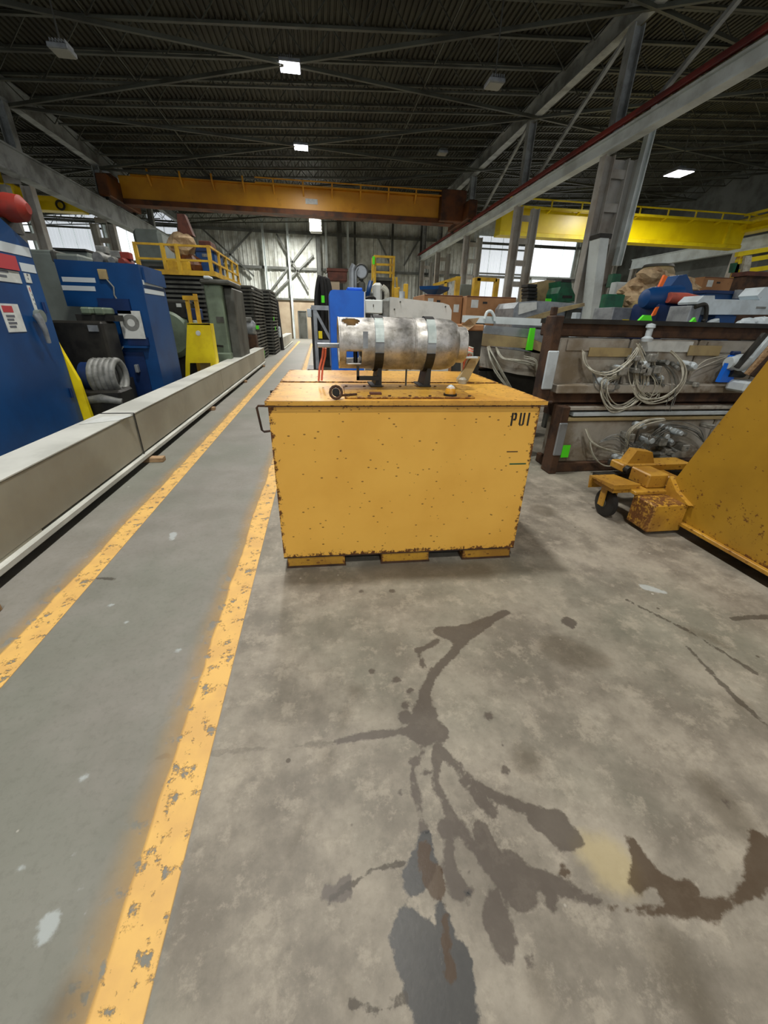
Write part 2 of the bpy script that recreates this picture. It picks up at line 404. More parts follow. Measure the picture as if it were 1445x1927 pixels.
# ------------------------------------------------------------------ floor
XL, XR = -9.9, 8.7
ZF = 38.0
def make_floor():
    xs = np.unique(np.concatenate([np.linspace(-26, -3, 12), np.arange(-3, -1.5, .03), np.arange(-1.5, 3.2, .015), np.arange(3.2, 3.61, .03), np.linspace(3.6, 27, 12)]).round(4))
    ys = np.unique(np.concatenate([np.linspace(-16, .3, 8), np.arange(.3, 2.9, .015), np.arange(2.9, 4.41, .03), np.linspace(4.4, ZF, 18)]).round(4))
    nx, ny = len(xs), len(ys)
    X, Y = np.meshgrid(xs, ys); co = np.stack([X.ravel(), Y.ravel(), np.zeros(nx*ny)], 1)
    i = np.arange(nx-1)[None, :] + nx*np.arange(ny-1)[:, None]; i = i.ravel()
    me = bpy.data.meshes.new('floor')
    me.vertices.add(nx*ny); me.vertices.foreach_set('co', co.ravel())
    quads = np.stack([i, i+1, i+1+nx, i+nx], 1)
    me.loops.add(quads.size); me.loops.foreach_set('vertex_index', quads.ravel().astype(np.int32))
    me.polygons.add(len(quads)); me.polygons.foreach_set('loop_start', (np.arange(len(quads))*4).astype(np.int32))
    me.update(calc_edges=True)
    me.materials.append(M['floor'])
    px = co[:, 0]; py = co[:, 1]
    def strokes(lst):
        out = np.full(len(px), -.3)
        for st in lst:
            w = []
            for u, v, r in st:
                p = FL(u, v); q = FL(u+r, v); w.append((p.x, p.y, (q-p).length))
            if len(w) == 1: w = w*2
            for (ax, ay, ar), (bx, by, br) in zip(w[:-1], w[1:]):
                dx, dy = bx-ax, by-ay; L = dx*dx+dy*dy
                tt = np.clip(((px-ax)*dx+(py-ay)*dy)/L, 0, 1) if L > 1e-9 else np.zeros(len(px))
                dist = np.hypot(px-ax-tt*dx, py-ay-tt*dy)
                out = np.maximum(out, ar+(br-ar)*tt-dist)
        return out
    G = {}
    G['oil'] = strokes([
        [(832,1188,13),(862,1194,22),(892,1182,14),(925,1166,8),(952,1151,6)],
        [(872,1208,7),(840,1240,6),(815,1270,8),(800,1300,10),(797,1340,14)],
        [(800,1372,30)],[(762,1350,14)],[(800,1340,20),(790,1372,24)],[(825,1378,18)],[(632,1395,3),(700,1384,6),(780,1372,9)],
        [(788,1224,4),(796,1252,3)],[(788,1226,5),(822,1206,4)],[(745,1278,5)],[(760,1328,6)],[(772,1300,4)],
        [(822,1402,5),(820,1475,4),(852,1540,5),(884,1588,7),(920,1615,9),(965,1632,12)],
        [(826,1408,6),(895,1478,7),(950,1508,8),(1000,1525,11),(1045,1552,27),(1085,1580,13)],[(872,1470,9),(925,1525,7)],
        [(1010,1535,20),(1060,1575,22)],
        [(779,1432,8)],[(776,1436,3),(778,1470,5),(788,1520,3),(796,1560,6)],
        [(845,1590,8),(848,1640,14),(862,1672,20),(882,1676,10)],
        [(840,1560,14)],[(905,1560,9),(915,1610,20),(950,1650,22),(975,1690,16)],[(965,1630,20),(985,1680,20)],
        [(975,1635,12),(1035,1660,14),(1085,1680,9),(1125,1695,5)],[(1035,1680,11),(1042,1715,4)],
        [(930,1722,24),(945,1760,24),(955,1790,14)],[(932,1690,12)],
        [(920,1347,9)],[(945,1401,5)],[(950,1450,4)],[(1365,1512,6)],[(996,1806,5)],[(793,1415,4)],[(882,1638,5)],[(883,1703,4)],
        [(800,1452,4)],[(818,1430,4)],[(850,1440,3)],[(735,1452,3)],[(752,1490,3)],[(700,1262,4)],[(738,1112,5)],[(680,1112,4)],
        [(1070,1172,13),(1076,1180,6)],[(1388,1780,9),(1408,1790,8)],[(650,1680,8),(620,1680,10)],[(655,1650,5),(640,1665,5)],
    ])
    G['wet'] = strokes([
        [(800,1580,12),(798,1620,24),(782,1650,24),(775,1660,18)],[(825,1700,9),(836,1730,12),(842,1760,16)],
        [(768,1745,26),(785,1790,46),(800,1840,42),(815,1890,42),(820,1925,38)],[(860,1815,34),(865,1850,30)],[(745,1770,16)],
        [(880,1680,10)],
    ])
    G['rustpool'] = strokes([[(798,1600,14),(797,1620,10)],[(815,1650,20),(822,1672,18)],[(836,1700,4),(842,1800,8),(848,1830,14)]])
    G['brown'] = strokes([
        [(1188,1585,12),(1215,1632,22),(1200,1665,14)],[(1215,1640,18),(1262,1668,14),(1300,1672,10)],
        [(1240,1650,10),(1268,1700,16),(1330,1710,14),(1380,1695,12),(1418,1670,14),(1440,1620,24),(1445,1600,28)],
        [(1150,1705,6),(1220,1712,7),(1270,1708,9)],[(1290,1660,6),(1306,1672,5)],[(1060,1640,9)],
    ])
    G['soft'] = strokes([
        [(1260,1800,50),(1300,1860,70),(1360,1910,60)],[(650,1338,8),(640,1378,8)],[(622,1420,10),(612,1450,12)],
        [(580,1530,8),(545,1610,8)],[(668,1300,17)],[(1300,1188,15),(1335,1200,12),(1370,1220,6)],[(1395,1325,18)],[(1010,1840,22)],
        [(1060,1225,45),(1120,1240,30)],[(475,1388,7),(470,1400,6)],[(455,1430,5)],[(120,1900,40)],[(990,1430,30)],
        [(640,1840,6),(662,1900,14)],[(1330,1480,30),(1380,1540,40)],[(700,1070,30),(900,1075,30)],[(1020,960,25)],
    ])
    G['pale'] = strokes([[(1110,1600,28),(1150,1625,46),(1170,1640,30)]])
    G['crack'] = strokes([
        [(1294,1218,3),(1340,1268,3),(1378,1308,3),(1445,1368,5)],[(1180,1130,2),(1300,1190,2),(1420,1265,3)],
        [(1380,1165,4),(1445,1160,4)],
        [(660,1890,3),(700,1900,3),(760,1880,3)],[(620,1690,1),(700,1640,1),(760,1625,1)],[(150,1085,1),(215,1090,1)]])
    G['joint'] = strokes([[(300,1424,2),(400,1418,2),(632,1396,1)]])
    G['white'] = strokes([[(92,1735,17),(88,1755,18)],[(152,1672,7)],[(142,1606,6)],[(40,1634,5)],[(208,1139,6)],[(325,1004,7),(325,1014,6)],
        [(335,1224,5)],[(238,1170,4)],[(1215,1105,9),(1250,1115,5)],[(158,1464,5)],[(795,1583,2)],[(160,1720,4)]])
    G['lane'] = np.clip((-.47-px)/.02, 0, 1)
    for k, a in G.items():
        at = me.attributes.new(k, 'FLOAT', 'POINT'); at.data.foreach_set('value', a.astype(np.float32))
    o = bpy.data.objects.new('floor', me); COL.objects.link(o); o['kind'] = 'structure'
make_floor()

def floor_line(x, y0, y1, label):
    b = B(); n = 12
    for i in range(n):
        ya, yb = y0+(y1-y0)*i/n, y0+(y1-y0)*(i+1)/n
        b.box(-.34, ya, 0, .004, yb, .0012)
    o = b.build('floor_line', 'line'); o.location = (x, 0, .0006); return tag(o, label, 'floor marking', 'yellow lines on the floor')
floor_line(-.485, .2, 30, 'worn yellow painted floor line passing the left side of the yellow box')
floor_line(-1.47, .9, 33, 'yellow painted floor line running beside the long beige beam')

# ------------------------------------------------------------------ shell: far wall, side walls, roof
def corr(b, x0, x1, y, z0, z1, pitch=.3, d=.04):
    n = max(1, round((x1-x0)/pitch)); p = (x1-x0)/n; pts = []
    for i in range(n):
        a = x0+i*p; pts += [(a, 0), (a+p*.6, 0), (a+p*.7, d), (a+p*.9, d)]
    pts.append((x1, 0))
    vs = []; fs = []
    for (x, dd) in pts: vs += [(x, y-dd, z0), (x, y-dd, z1)]
    for i in range(len(pts)-1): fs.append((2*i, 2*i+2, 2*i+3, 2*i+1))
    b.add(vs, fs)
b = B(); b.box(-26, ZF, 0, 27, ZF+.2, 12); wf = b.build('wall_back', 'wall', struct=True)
PW = 1.33
def wall_panels(x0, x1, z0, z1, m, parent):
    n = round((x1-x0)/PW); w = (x1-x0)/n; src = None
    for i in range(n):
        if src is None:
            b = B(); corr(b, 0, w-.03, 0, z0, z1); src = b.build('panel', m, parent); o = src
        else: o = src.copy(); COL.objects.link(o); o.parent = parent
        o.location = (x0+i*w, ZF-.02-(.03 if i % 2 else 0), 0)
wall_panels(-9.9, 8.7, 2.9, 11.5, 'wall', wf)
wall_panels(-26, -9.9, 0.2, 11.5, 'wall', wf)
wall_panels(8.7, 27, 0.2, 11.5, 'wall', wf)
sub(wf, 'masonry_band', 'masonry', lambda b: [b.box(-9.9, ZF-.2, 0, -1.75, ZF, 2.95), b.box(-1.0, ZF-.2, 0, 8.7, ZF, 2.95), b.box(-1.75, ZF-.2, 2.1, -1.0, ZF, 2.95)])
for z in (5.2, 7.6, 9.6):
    sub(wf, 'girt', 'girt', lambda b: b.bar((-26, ZF-.22, z), (27, ZF-.22, z), .12, .18))
sub(wf, 'girt', 'girt', lambda b: b.bar((-9.9, ZF-.24, 3.0), (8.7, ZF-.24, 3.0), .16, .14))
def brace(x0, z0, x1, z1, w=.12): sub(wf, 'brace', 'girt', lambda b: b.bar((x0, ZF-.35, z0), (x1, ZF-.35, z1), w, w, up=(0,1,0)))
for (u0,v0,u1,v1) in ((380,430,478,520),(478,430,395,520),(520,440,580,545),(590,440,500,560),(505,565,590,480),(710,445,745,520),(800,430,760,500)):
    a, c = P(u0,v0,ZF-.35), P(u1,v1,ZF-.35); brace(a.x, a.z, c.x, c.z)
for u in (500, 545, 600, 615, 640, 655, 668, 737, 790):
    a = P(u, 500, ZF-.4); w = .1 if u not in (600, 640) else .22
    sub(wf, 'post', 'white_steel' if u in (545, 615, 655, 500) else 'girt', lambda b: b.ibeam((a.x, ZF-.45, 0), (a.x, ZF-.45, 11), w*2, w*1.6, .03, .02, up=(1,0,0)))
# door in the masonry
sub(wf, 'door_recess', 'dark_steel', lambda b: b.box(-1.75, ZF+.02, 0, -1.0, ZF+.06, 2.1))
d1 = B().box(-1.72, ZF-.3, 0, -1.66, ZF-.18, 2.15).box(-1.08, ZF-.3, 0, -1.02, ZF-.18, 2.15).box(-1.72, ZF-.3, 2.1, -1.02, ZF-.18, 2.16).build('door_1', 'girt', struct=True)
B().box(-1.64, ZF-.26, .02, -1.1, ZF-.22, 2.06).build('door_leaf', 'dark_steel', d1)
# daylit translucent panels in the side bays
def window(n, u0, v0, u1, v1, m, cols=1, bars=(.5,)):
    x0, z0, x1, z1 = rect(u0, v0, u1, v1, ZF-.2)
    w = B().box(x0-.1, ZF-.3, z0-.1, x1+.1, ZF-.22, z0).box(x0-.1, ZF-.3, z1, x1+.1, ZF-.22, z1+.1).box(x0-.1, ZF-.3, z0, x0, ZF-.22, z1).box(x1, ZF-.3, z0, x1+.1, ZF-.22, z1).build('window_%d' % n, 'white_steel', struct=True)
    for i in range(cols):
        a, c = x0+(x1-x0)*i/cols, x0+(x1-x0)*(i+1)/cols
        sub(w, 'pane', m, lambda b: corr(b, a+.02, c-.02, ZF-.24, z0, z1, .25, .03))
    for f in bars:
        z = z0+(z1-z0)*f; sub(w, 'bar', 'girt', lambda b: b.box(x0, ZF-.36, z-.06, x1, ZF-.3, z+.06))
window(1, 88, 398, 196, 496, 'panel_light', 4, (.7,))
window(2, 226, 428, 262, 500, 'panel_bright', 2, ())
window(3, -60, 405, 60, 480, 'panel_bright', 5, (.6,))
window(4, 278, 392, 334, 440, 'panel_light', 2, (.5,))
window(5, 992, 438, 1080, 521, 'panel_bright', 4, (.66,))
window(6, 895, 446, 985, 560, 'panel_light', 4, (.4, .8))
window(7, 1190, 430, 1330, 500, 'wall', 4, (.5,))
window(8, 1000, 526, 1024, 536, 'panel_bright', 1, ())
B().box(-26.2, -16, 0, -26, ZF, 11).build('wall_left', 'girt', struct=True)
B().box(27, -16, 0, 27.2, ZF, 12.5).build('wall_right', 'girt', struct=True)

# roof: slopes up to the right
def zr(x): return 8.25 + (x - (-.5))*.058          # joist bottom chord level
DJ = .75
ceil = None
def make_roof():
    global ceil
    x0, x1, y0, y1 = -26, 27, -16, ZF
    p = .17; n = int((x1-x0)/p); vs = []; fs = []; pts = []
    for i in range(n):
        a = x0+i*p; pts += [(a, 0), (a+.09, 0), (a+.105, .055), (a+.155, .055)]
    pts.append((x0+n*p, 0))
    for x, d in pts:
        z = zr(x)+DJ+d; vs += [(x, y0, z), (x, y1, z)]
    for i in range(len(pts)-1): fs.append((2*i, 2*i+1, 2*i+3, 2*i+2))
    b = B(); b.add(vs, fs); b.add([(x0, y0, zr(x0)+DJ+.1), (x1, y0, zr(x1)+DJ+.1), (x1, y1, zr(x1)+DJ+.1), (x0, y1, zr(x0)+DJ+.1)], [(0,1,2,3)])
    ceil = b.build('ceiling', 'deck', struct=True)
    # open-web joists across each bay
    def joist(xa, xb, nweb):
        b = B(); za, zb = zr(xa), zr(xb)
        zz = lambda x, up: zr(x)+(DJ-.04 if up else 0)
        b.bar((xa, 0, zz(xa,1)), (xb, 0, zz(xb,1)), .1, .06); b.bar((xa+.8, 0, zz(xa+.8,0)), (xb-.8, 0, zz(xb-.8,0)), .1, .05)
        w = (xb-xa)/nweb
        for i in range(nweb):
            x = xa+i*w
            b.bar((x, 0, zz(x, 1)), (x+w/2, 0, zz(x+w/2, 0)), .028); b.bar((x+w/2, 0, zz(x+w/2, 0)), (x+w, 0, zz(x+w, 1)), .028)
        return b
    for xa, xb, nw in ((XL, XR, 14), (-26, XL, 12), (XR, 27, 12)):
        src = None
        for k in range(21):
            y = 7.2+1.5*k
            if y > 37.5: break
            if src is None: src = joist(xa, xb, nw).build('joist', 'joist', ceil); o = src
            else: o = src.copy(); COL.objects.link(o); o.parent = ceil
            o.location.y = y
    # horizontal cross bracing between the column heads
    for xa, xb in ((XL, XR), (-26, XL), (XR, 27)):
        for i in range(5):
            ya, yb = 7.2+6*i, 13.2+6*i
            for a, c in ((ya, yb), (yb, ya)):
                sub(ceil, 'cross_brace', 'joist', lambda b: b.bar((xa, a, zr(xa)-.06), (xb, c, zr(xb)-.06), .09, .09))
    for x in (-5.2, 3.8):
        sub(ceil, 'bridging_rod', 'joist', lambda b: b.bar((x, 4, zr(x)+.02), (x, 37.9, zr(x)+.02), .04, .04))
make_roof()

# eave girders over the column lines
def eave(x, z, h, label):
    o = thing('eave_girder', label, 'girder', (x, 20, z)); 
    sub(o, 'girder_beam', 'grey_steel', lambda b: b.ibeam((x, -4, z+h/2), (x, 37.4, z+h/2), .3, h, .04, .025))
eave(XR, 8.75, .55, 'long grey steel girder above the right hand columns under the roof')
eave(XL, 7.72, .65, 'long dark grey steel girder above the left hand columns under the roof')

COLY = [7.7, 13.9, 19.7, 26.3, 32.5, 37.3]; COLYL = [6.6, 12.8, 19.0, 25.2, 31.4, 37.3]
def column(x, y, zt, side, label, lower=True):
    o = thing('steel_column', label, 'column', (x, y, 0), 'columns of the crane aisle')
    zt = zt-.02
    out = .45*side
    # crane leg (laced pair of flanges) up to the runway, roof leg above
    sub(o, 'column_leg', 'column_paint', lambda b: b.ibeam((x, y, 0), (x, y, 6.05 if side > 0 else 5.5), .3, .32, .03, .02, up=(1,0,0)))
    sub(o, 'column_leg', 'column_paint', lambda b: b.ibeam((x+out*1.7, y, 0), (x+out*1.7, y, 6.0 if side > 0 else 5.5), .3, .3, .03, .02, up=(1,0,0)))
    sub(o, 'upper_shaft', 'grey_steel', lambda b: b.ibeam((x+side*.05, y, 6.46 if side > 0 else 6.41), (x+side*.05, y, zt), .3, .3, .03, .02, up=(1,0,0)))
    for k in range(7):
        z = .6+k*.82
        sub(o, 'lacing_plate', 'column_paint', lambda b: b.box(min(x, x+out*1.7)+.12, y-.1, z, max(x, x+out*1.7)-.12, y-.08, z+.22))
    sub(o, 'base_plate', 'dark_steel', lambda b: b.box(min(x, x+out*1.7)-.25, y-.25, 0, max(x, x+out*1.7)+.25, y+.25, .03))
    if side > 0 and abs(y-13.9) < .1: sub(o, 'web_panel', 'column_paint', lambda b: b.box(x+.02, y+.05, .03, x+out*1.7, y+.08, 6.0))
    return o
names = ['nearest to the camera', 'second from the camera', 'third from the camera', 'fourth from the camera', 'last before the far wall']
colsR = {}
for i, y in enumerate(COLY[1:]):
    colsR[i] = column(XR, y, 8.75, 1, 'grey laced steel column of the right row, %s' % names[i])
for i, y in enumerate(COLYL[1:]):
    column(XL, y, 7.72, -1, 'grey laced steel column of the left row, %s' % names[i])
for sidex, lab in ((25.8, 'grey steel column at the far right side of the right bay, '),):
    for y, w in ((25.2, 'nearer one'), (34.2, 'beside the end of the far runway')):
        o = thing('steel_column', lab+w, 'column', (sidex, y, 0), 'columns of the right bay')
        sub(o, 'column_leg', 'column_paint', lambda b: b.ibeam((sidex, y, 0), (sidex, y, 5.8), .35, .35, .03, .02))
# runway beams
o = thing('runway_beam', 'light grey crane runway beam on the right hand columns with red conductor rail', 'beam', (XR, 0, 6.1))
sub(o, 'beam_web', 'white_steel', lambda b: b.ibeam((XR-.05, 2.0, 6.27), (XR-.05, 37.9, 6.27), .3, .36, .05, .16))
sub(o, 'conductor_rail', 'red_rail', lambda b: [b.bar((XR-.2, 2.0, 6.57), (XR-.2, 37.9, 6.57), .1, .12), b.bar((XR-.3, 2.0, 6.50), (XR-.3, 37.9, 6.50), .04, .05)], 'dark red conductor rail')
sub(o, 'crane_rail', 'dark_steel', lambda b: b.bar((XR, 2.0, 6.49), (XR, 37.9, 6.49), .08, .08))
o = thing('runway_beam', 'deep grey crane runway beam on the left hand columns', 'beam', (XL, 0, 5.6))
sub(o, 'beam_web', 'grey_steel', lambda b: b.ibeam((XL, 5.0, 6.02), (XL, 37.9, 6.02), .45, .76, .05, .3))
sub(o, 'crane_rail', 'dark_steel', lambda b: b.bar((XL, 5.0, 6.44), (XL, 37.9, 6.44), .08, .08))
o = thing('runway_beam', 'light grey runway beam far right in the neighbouring bay', 'beam', (25.8, 0, 5.8))
sub(o, 'beam_web', 'white_steel', lambda b: b.ibeam((25.8, 8, 6.15), (25.8, 34.5, 6.15), .4, .7, .05, .2))
# knee / diagonal braces between eave girder and runway
for i, y in enumerate([7.7, 13.9, 19.7, 26.3]):
    B().bar((XR+.02, y+.25, 8.7), (XR+.02, y+4.6, 6.72), .1, .1).build('diagonal_brace', 'grey_steel')
    o = bpy.data.objects['diagonal_brace'+('' if i == 0 else '.%03d' % i)]
    tag(o, 'thin grey diagonal brace above the right runway, %s' % ('at the right frame edge', 'nearest whole one', 'second whole one', 'farthest one')[i], 'brace', 'diagonal braces on the right')
    o.name = 'diagonal_brace'
# big white diagonal strut at the nearest right column
a, c = P(1236, 200, 13.6), P(1160, 500, 13.6)
o = B().ibeam(a, c, .2, .2, .03, .03, up=(1,0,0)).build('diagonal_strut', 'white_steel'); tag(o, 'pale steel strut leaning from the right runway beam down to the nearest right column', 'strut')
# light casing on the nearest right column
x0, z0, x1, z1 = rect(1110, 448, 1148, 592, 12.4)
a, c = P(1137, 448, 13.2), P(1112, 592, 13.2)
o = thing('cable_trunking', 'pale blue upright cable trunking on the nearest right column', 'trunking', (a.x, 13.2, c.z))
sub(o, 'casing', 'white_steel', lambda b: b.prism([(c.x-.14+.18, c.z-.4), (c.x+.14+.18, c.z-.4), (a.x+.16, a.z), (a.x-.14, a.z)], 'y', 13.2, 13.72))
sub(o, 'top_clamp', 'black_metal', lambda b: b.box(a.x-.16, 13.2, a.z, a.x+.24, 13.7, a.z+.12))
x0, z0, x1, z1 = rect(1138, 532, 1162, 610, 12.0)
o = thing('side_cabinet', 'tall narrow pale cabinet standing beside the nearest right column', 'cabinet', (x0, 12, 0))
sub(o, 'cabinet_body', 'white_steel', lambda b: b.bbox(x0, 11.7, 0, x1, 11.95, z1, .02)); sub(o, 'cabinet_door', 'white_paint', lambda b: b.bbox(x0+.04, 11.68, .3, x1-.04, 11.7, z1-.06, .005))
x0, z0, x1, z1 = rect(1152, 515, 1167, 541, 12.2)
o = thing('switch_box', 'small dark green box mounted right of the nearest right column', 'electrical box', (x0, 12.2, z0))
sub(o, 'box_body', 'green', lambda b: b.bbox(x0, 12.2, z0, x1, 12.45, z1, .02)); sub(o, 'lid', 'green', lambda b: b.box(x0+.02, 12.18, z0+.03, x1-.02, 12.2, z1-.03)); sub(o, 'bracket', 'dark_steel', lambda b: b.bar((XR+.9, 13.9, z0+.2), (x0+.1, 12.4, z0+.2), .05))

# ------------------------------------------------------------------ lamps
def highbay(x, y, z, label, w=.56, power=LAMP_W, lit=True, tilt=False, grp='high bay lamps'):
    o = thing('high_bay_lamp', label, 'lamp', (x, y, z), grp)
    sub(o, 'housing', 'galv', lambda b: [b.bbox(x-w/2-.03, y-w/2-.03, z, x+w/2+.03, y+w/2+.03, z+.09, .015)] + [b.box(x-w/2+.04+i*.06, y-w/2, z+.09, x-w/2+.055+i*.06, y+w/2, z+.16) for i in range(6)])
    sub(o, 'lens', 'lens' if lit else 'dull_glass', lambda b: b.box(x-w/2, y-w/2, z-.015, x+w/2, y+w/2, z))
    sub(o, 'hanger', 'dark_steel', lambda b: b.bar((x, y, z+.15), (x, y, zr(x)+.05), .03))
    if lit:
        l = bpy.data.lights.new('lamp_light', 'AREA'); l.shape = 'SQUARE'; l.size = w; l.energy = power; l.color = (1.0, .965, .9); l.spread = math.radians(165)
        lo = bpy.data.objects.new('lamp_light', l); COL.objects.link(lo); lo.parent = o; lo.location = (0, 0, -.03)
    return o
highbay(-.5, 16.3, 8.15, 'bright square high bay lamp over the aisle, the nearer one in view')
highbay(-.42, 22.3, 8.15, 'bright square high bay lamp above the orange crane, the farther one in view')
highbay(-.5, 33.5, 8.0, 'high bay lamp behind the orange crane, hidden by its girder', power=LAMP_W*5)
for y, w in ((9.5, 'over the front of the aisle'), (3.5, 'right above the camera'), (-2.5, 'behind the camera'), (-8.5, 'far behind the camera')):
    highbay(-.5, y, 8.15, 'high bay lamp outside the picture, %s' % w)
for y, w in ((31, 'at the far end'), (20.0, 'in view'), (12, 'outside the picture'), (3, 'outside the picture beside the camera')):
    if w == 'in view': p = P(1277, 327, 20.0); highbay(p.x, 20.0, p.z, 'bright oblong high bay lamp in the right hand bay', .8, power=LAMP_W*2.6)
    else: highbay(17.0, y, 8.6, 'right bay high bay lamp %s' % w, power=LAMP_W*(2 if y > 30 else 1))
for y, w in ((31, 'at the far end'), (20, 'behind the left columns'), (8, 'outside the picture')):
    highbay(-17.0, y, 7.2, 'left bay high bay lamp %s' % w, power=LAMP_W*(2 if y > 30 else 1))
for (u, v, y, w) in ((930, 162, 13.2, 'right of the lit lamps'), (118, 100, 13.2, 'upper left of the picture'), (832, 290, 22.3, 'small one over the right end of the crane')):
    p = P(u, v, y); highbay(p.x, y, min(p.z, zr(p.x)+.3), 'unlit lamp under the roof, %s' % w, .36, lit=False, grp='unlit lamps')

# ------------------------------------------------------------------ orange bridge crane
YC = 26.3
o = thing('bridge_crane', 'orange overhead bridge crane spanning the aisle under the roof', 'crane', (0, YC, 6.6))
zb = lambda x: 6.58+.018*(x)*0+.0
sub(o, 'girder', 'orange', lambda b: b.bbox(-9.5, YC, 6.78, 7.7, YC+.7, 7.72, .02))
sub(o, 'bottom_flange', 'orange_dark', lambda b: b.box(-9.5, YC-.06, 6.56, 7.8, YC+.76, 6.78))
sub(o, 'top_flange', 'orange', lambda b: b.box(-8.9, YC-.08, 7.72, 7.7, YC+.78, 7.77))
for x, s in ((-9.7, 'left'), (8.38, 'right')):
    e = sub(o, 'end_truck', 'orange_dark', lambda b: b.bbox(x-.24, YC-1.5, 6.55, x+.24, YC+2.2, 7.4, .04))
    for yy in (YC-1.2, YC+1.9): sub(e, 'wheel', 'black_metal', lambda b: b.cyl((x-.08, yy, 6.6), (x+.08, yy, 6.6), .15, 20))
sub(o, 'end_box', 'orange_dark', lambda b: b.bbox(6.9, YC-.5, 6.6, 8.3, YC+.2, 8.0, .03), 'brown end housing')
sub(o, 'end_box', 'orange_dark', lambda b: b.bbox(-10.3, YC-.7, 6.7, -9.55, YC+.1, 7.6, .03), 'brown end housing')
sub(o, 'trolley', 'orange_dark', lambda b: b.bbox(-6.5, YC+.9, 7.6, -4.9, YC+1.9, 8.0, .03))
for i in range(11):
    x = -8+i*1.5
    if x > 7.3: break
    sub(o, 'walkway_bracket', 'orange', lambda b: b.prism([(YC, 7.35), (YC-.38, 7.72), (YC-.38, 7.95), (YC-.32, 7.95), (YC-.32, 7.74), (YC, 7.72)], 'x', x-.04, x+.04))
sub(o, 'walkway_rail', 'orange', lambda b: b.bar((-2.9, YC-.36, 7.93), (7.2, YC-.36, 7.93), .05, .05))
sub(o, 'walkway_rail', 'orange', lambda b: b.bar((-2.9, YC-.36, 7.72), (7.2, YC-.36, 7.72), .05, .06))
sub(o, 'capacity_plate', 'white_paint', lambda b: b.box(-.42, YC-.015, 7.05, .22, YC, 7.28), 'pale capacity plate')
# hanging white unit below the crane
p = P(594, 405, 34); q = P(594, 437, 34)
o = thing('unit_heater', 'white boxy unit hanging below the orange crane near the far wall', 'heater', (p.x, 34, q.z))
sub(o, 'casing', 'white_paint', lambda b: b.bbox(p.x-.45, 34, q.z, p.x+.42, 34.6, p.z, .06))
sub(o, 'louver', 'galv', lambda b: [b.box(p.x-.35, 33.97, q.z+.2+i*.2, p.x+.32, 34, q.z+.26+i*.2) for i in range(5)])
for s_ in (-.3, .3): sub(o, 'hanger', 'dark_steel', lambda b: b.bar((p.x+s_, 34.3, p.z), (p.x+s_, 34.3, zr(p.x)), .03))

# yellow crane in the right bay
YY = 24.0
o = thing('yellow_crane', 'bright yellow overhead crane girder in the right hand bay', 'crane', (18, YY, 5.8))
sub(o, 'girder', 'yellow_bright', lambda b: b.bbox(9.7, YY, 5.95, 24.6, YY+.7, 7.0, .02))
sub(o, 'bottom_flange', 'yellow_guard', lambda b: b.box(9.7, YY-.05, 5.78, 24.6, YY+.75, 5.95))
sub(o, 'walkway_rail', 'yellow_guard', lambda b: [b.bar((9.7, YY-.4, 7.3), (24.6, YY-.4, 7.3), .06), b.bar((9.7, YY-.4, 6.95), (24.6, YY-.4, 6.95), .07, .1)])
for i in range(9):
    x = 10.5+1.7*i
    sub(o, 'walkway_bracket', 'yellow_guard', lambda b: [b.bar((x, YY, 6.85), (x, YY-.42, 6.95), .08), b.bar((x, YY-.4, 6.95), (x, YY-.4, 7.3), .06)])
sub(o, 'end_truck', 'yellow_bright', lambda b: b.bbox(24.6, YY-4.2, 6.55, 25.3, YY+2, 7.3, .04))
sub(o, 'end_rail', 'yellow_guard', lambda b: [b.bar((24.4, YY-5.5, 6.6+k*.4), (24.4, YY+.2, 6.6+k*.4), .1, .12) for k in range(3)])
sub(o, 'girder_stop', 'yellow_guard', lambda b: b.box(23.3, YY-.12, 5.95, 23.5, YY, 7.0))
# yellow cranes of the left bay seen between the columns
o = thing('yellow_crane', 'yellow overhead crane girder seen between the left columns', 'crane', (-16, 24, 5.8))
sub(o, 'girder', 'yellow_bright', lambda b: b.bbox(-24, 24, 5.72, -10.5, 24.6, 6.25, .02))
sub(o, 'end_truck', 'yellow_bright', lambda b: b.bbox(-11.9, 21.0, 6.5, -11.25, 26.5, 7.05, .04))
sub(o, 'hook_ring', 'black_metal', lambda b: b.tube([(-11.3+.16*math.cos(t*math.pi/8), 23.85, 5.9+.16*math.sin(t*math.pi/8)) for t in range(16)], .045, 8, True))
o = thing('hoist_body', 'bright yellow hoist body at the left frame edge behind the first left column', 'hoist', (-14, 23, 6))
x0, z0, x1, z1 = rect(-30, 343, 28, 376, 22.5)
sub(o, 'hoist_case', 'yellow_bright', lambda b: b.bbox(x0, 22.5, z0, x1, 23.2, z1, .05)); sub(o, 'suspension', 'yellow_guard', lambda b: b.box(x0+.4, 22.7, z1, x1-.6, 23, zr(-14)-.1))
#PART2
# ------------------------------------------------------------------ yellow steel box in the middle
def lb(fn, name, m, parent, label=None):
    b = B(); fn(b); o = b.build(name, m, parent, local=True)
    if label: o['label'] = label
    return o
bx = thing('steel_crate', 'chipped yellow steel box with stencilled letters standing in the aisle', 'crate', (.495, 2.235, 0))
bx.rotation_euler.z = math.radians(-1.6)
W2 = .795; BH = 1.085; BD = 1.42
wear(lb(lambda b: b.box(-W2, 0, .085, W2, .012, BH), 'front_panel', 'box_yellow', bx), 'xz', .022)
wear(lb(lambda b: b.box(-W2, .012, .085, -W2+.012, BD, BH), 'side_panel', 'box_yellow', bx), 'yz', .03)
wear(lb(lambda b: b.box(W2-.012, .012, .085, W2, BD, BH), 'side_panel', 'box_yellow', bx), 'yz', .03)
wear(lb(lambda b: b.box(-W2+.012, BD-.012, .085, W2-.012, BD, BH), 'rear_panel', 'box_yellow', bx), 'xz', .03)
lb(lambda b: b.box(-W2, -.004, .078, W2, BD, .085), 'floor_plate', 'rusty', bx)
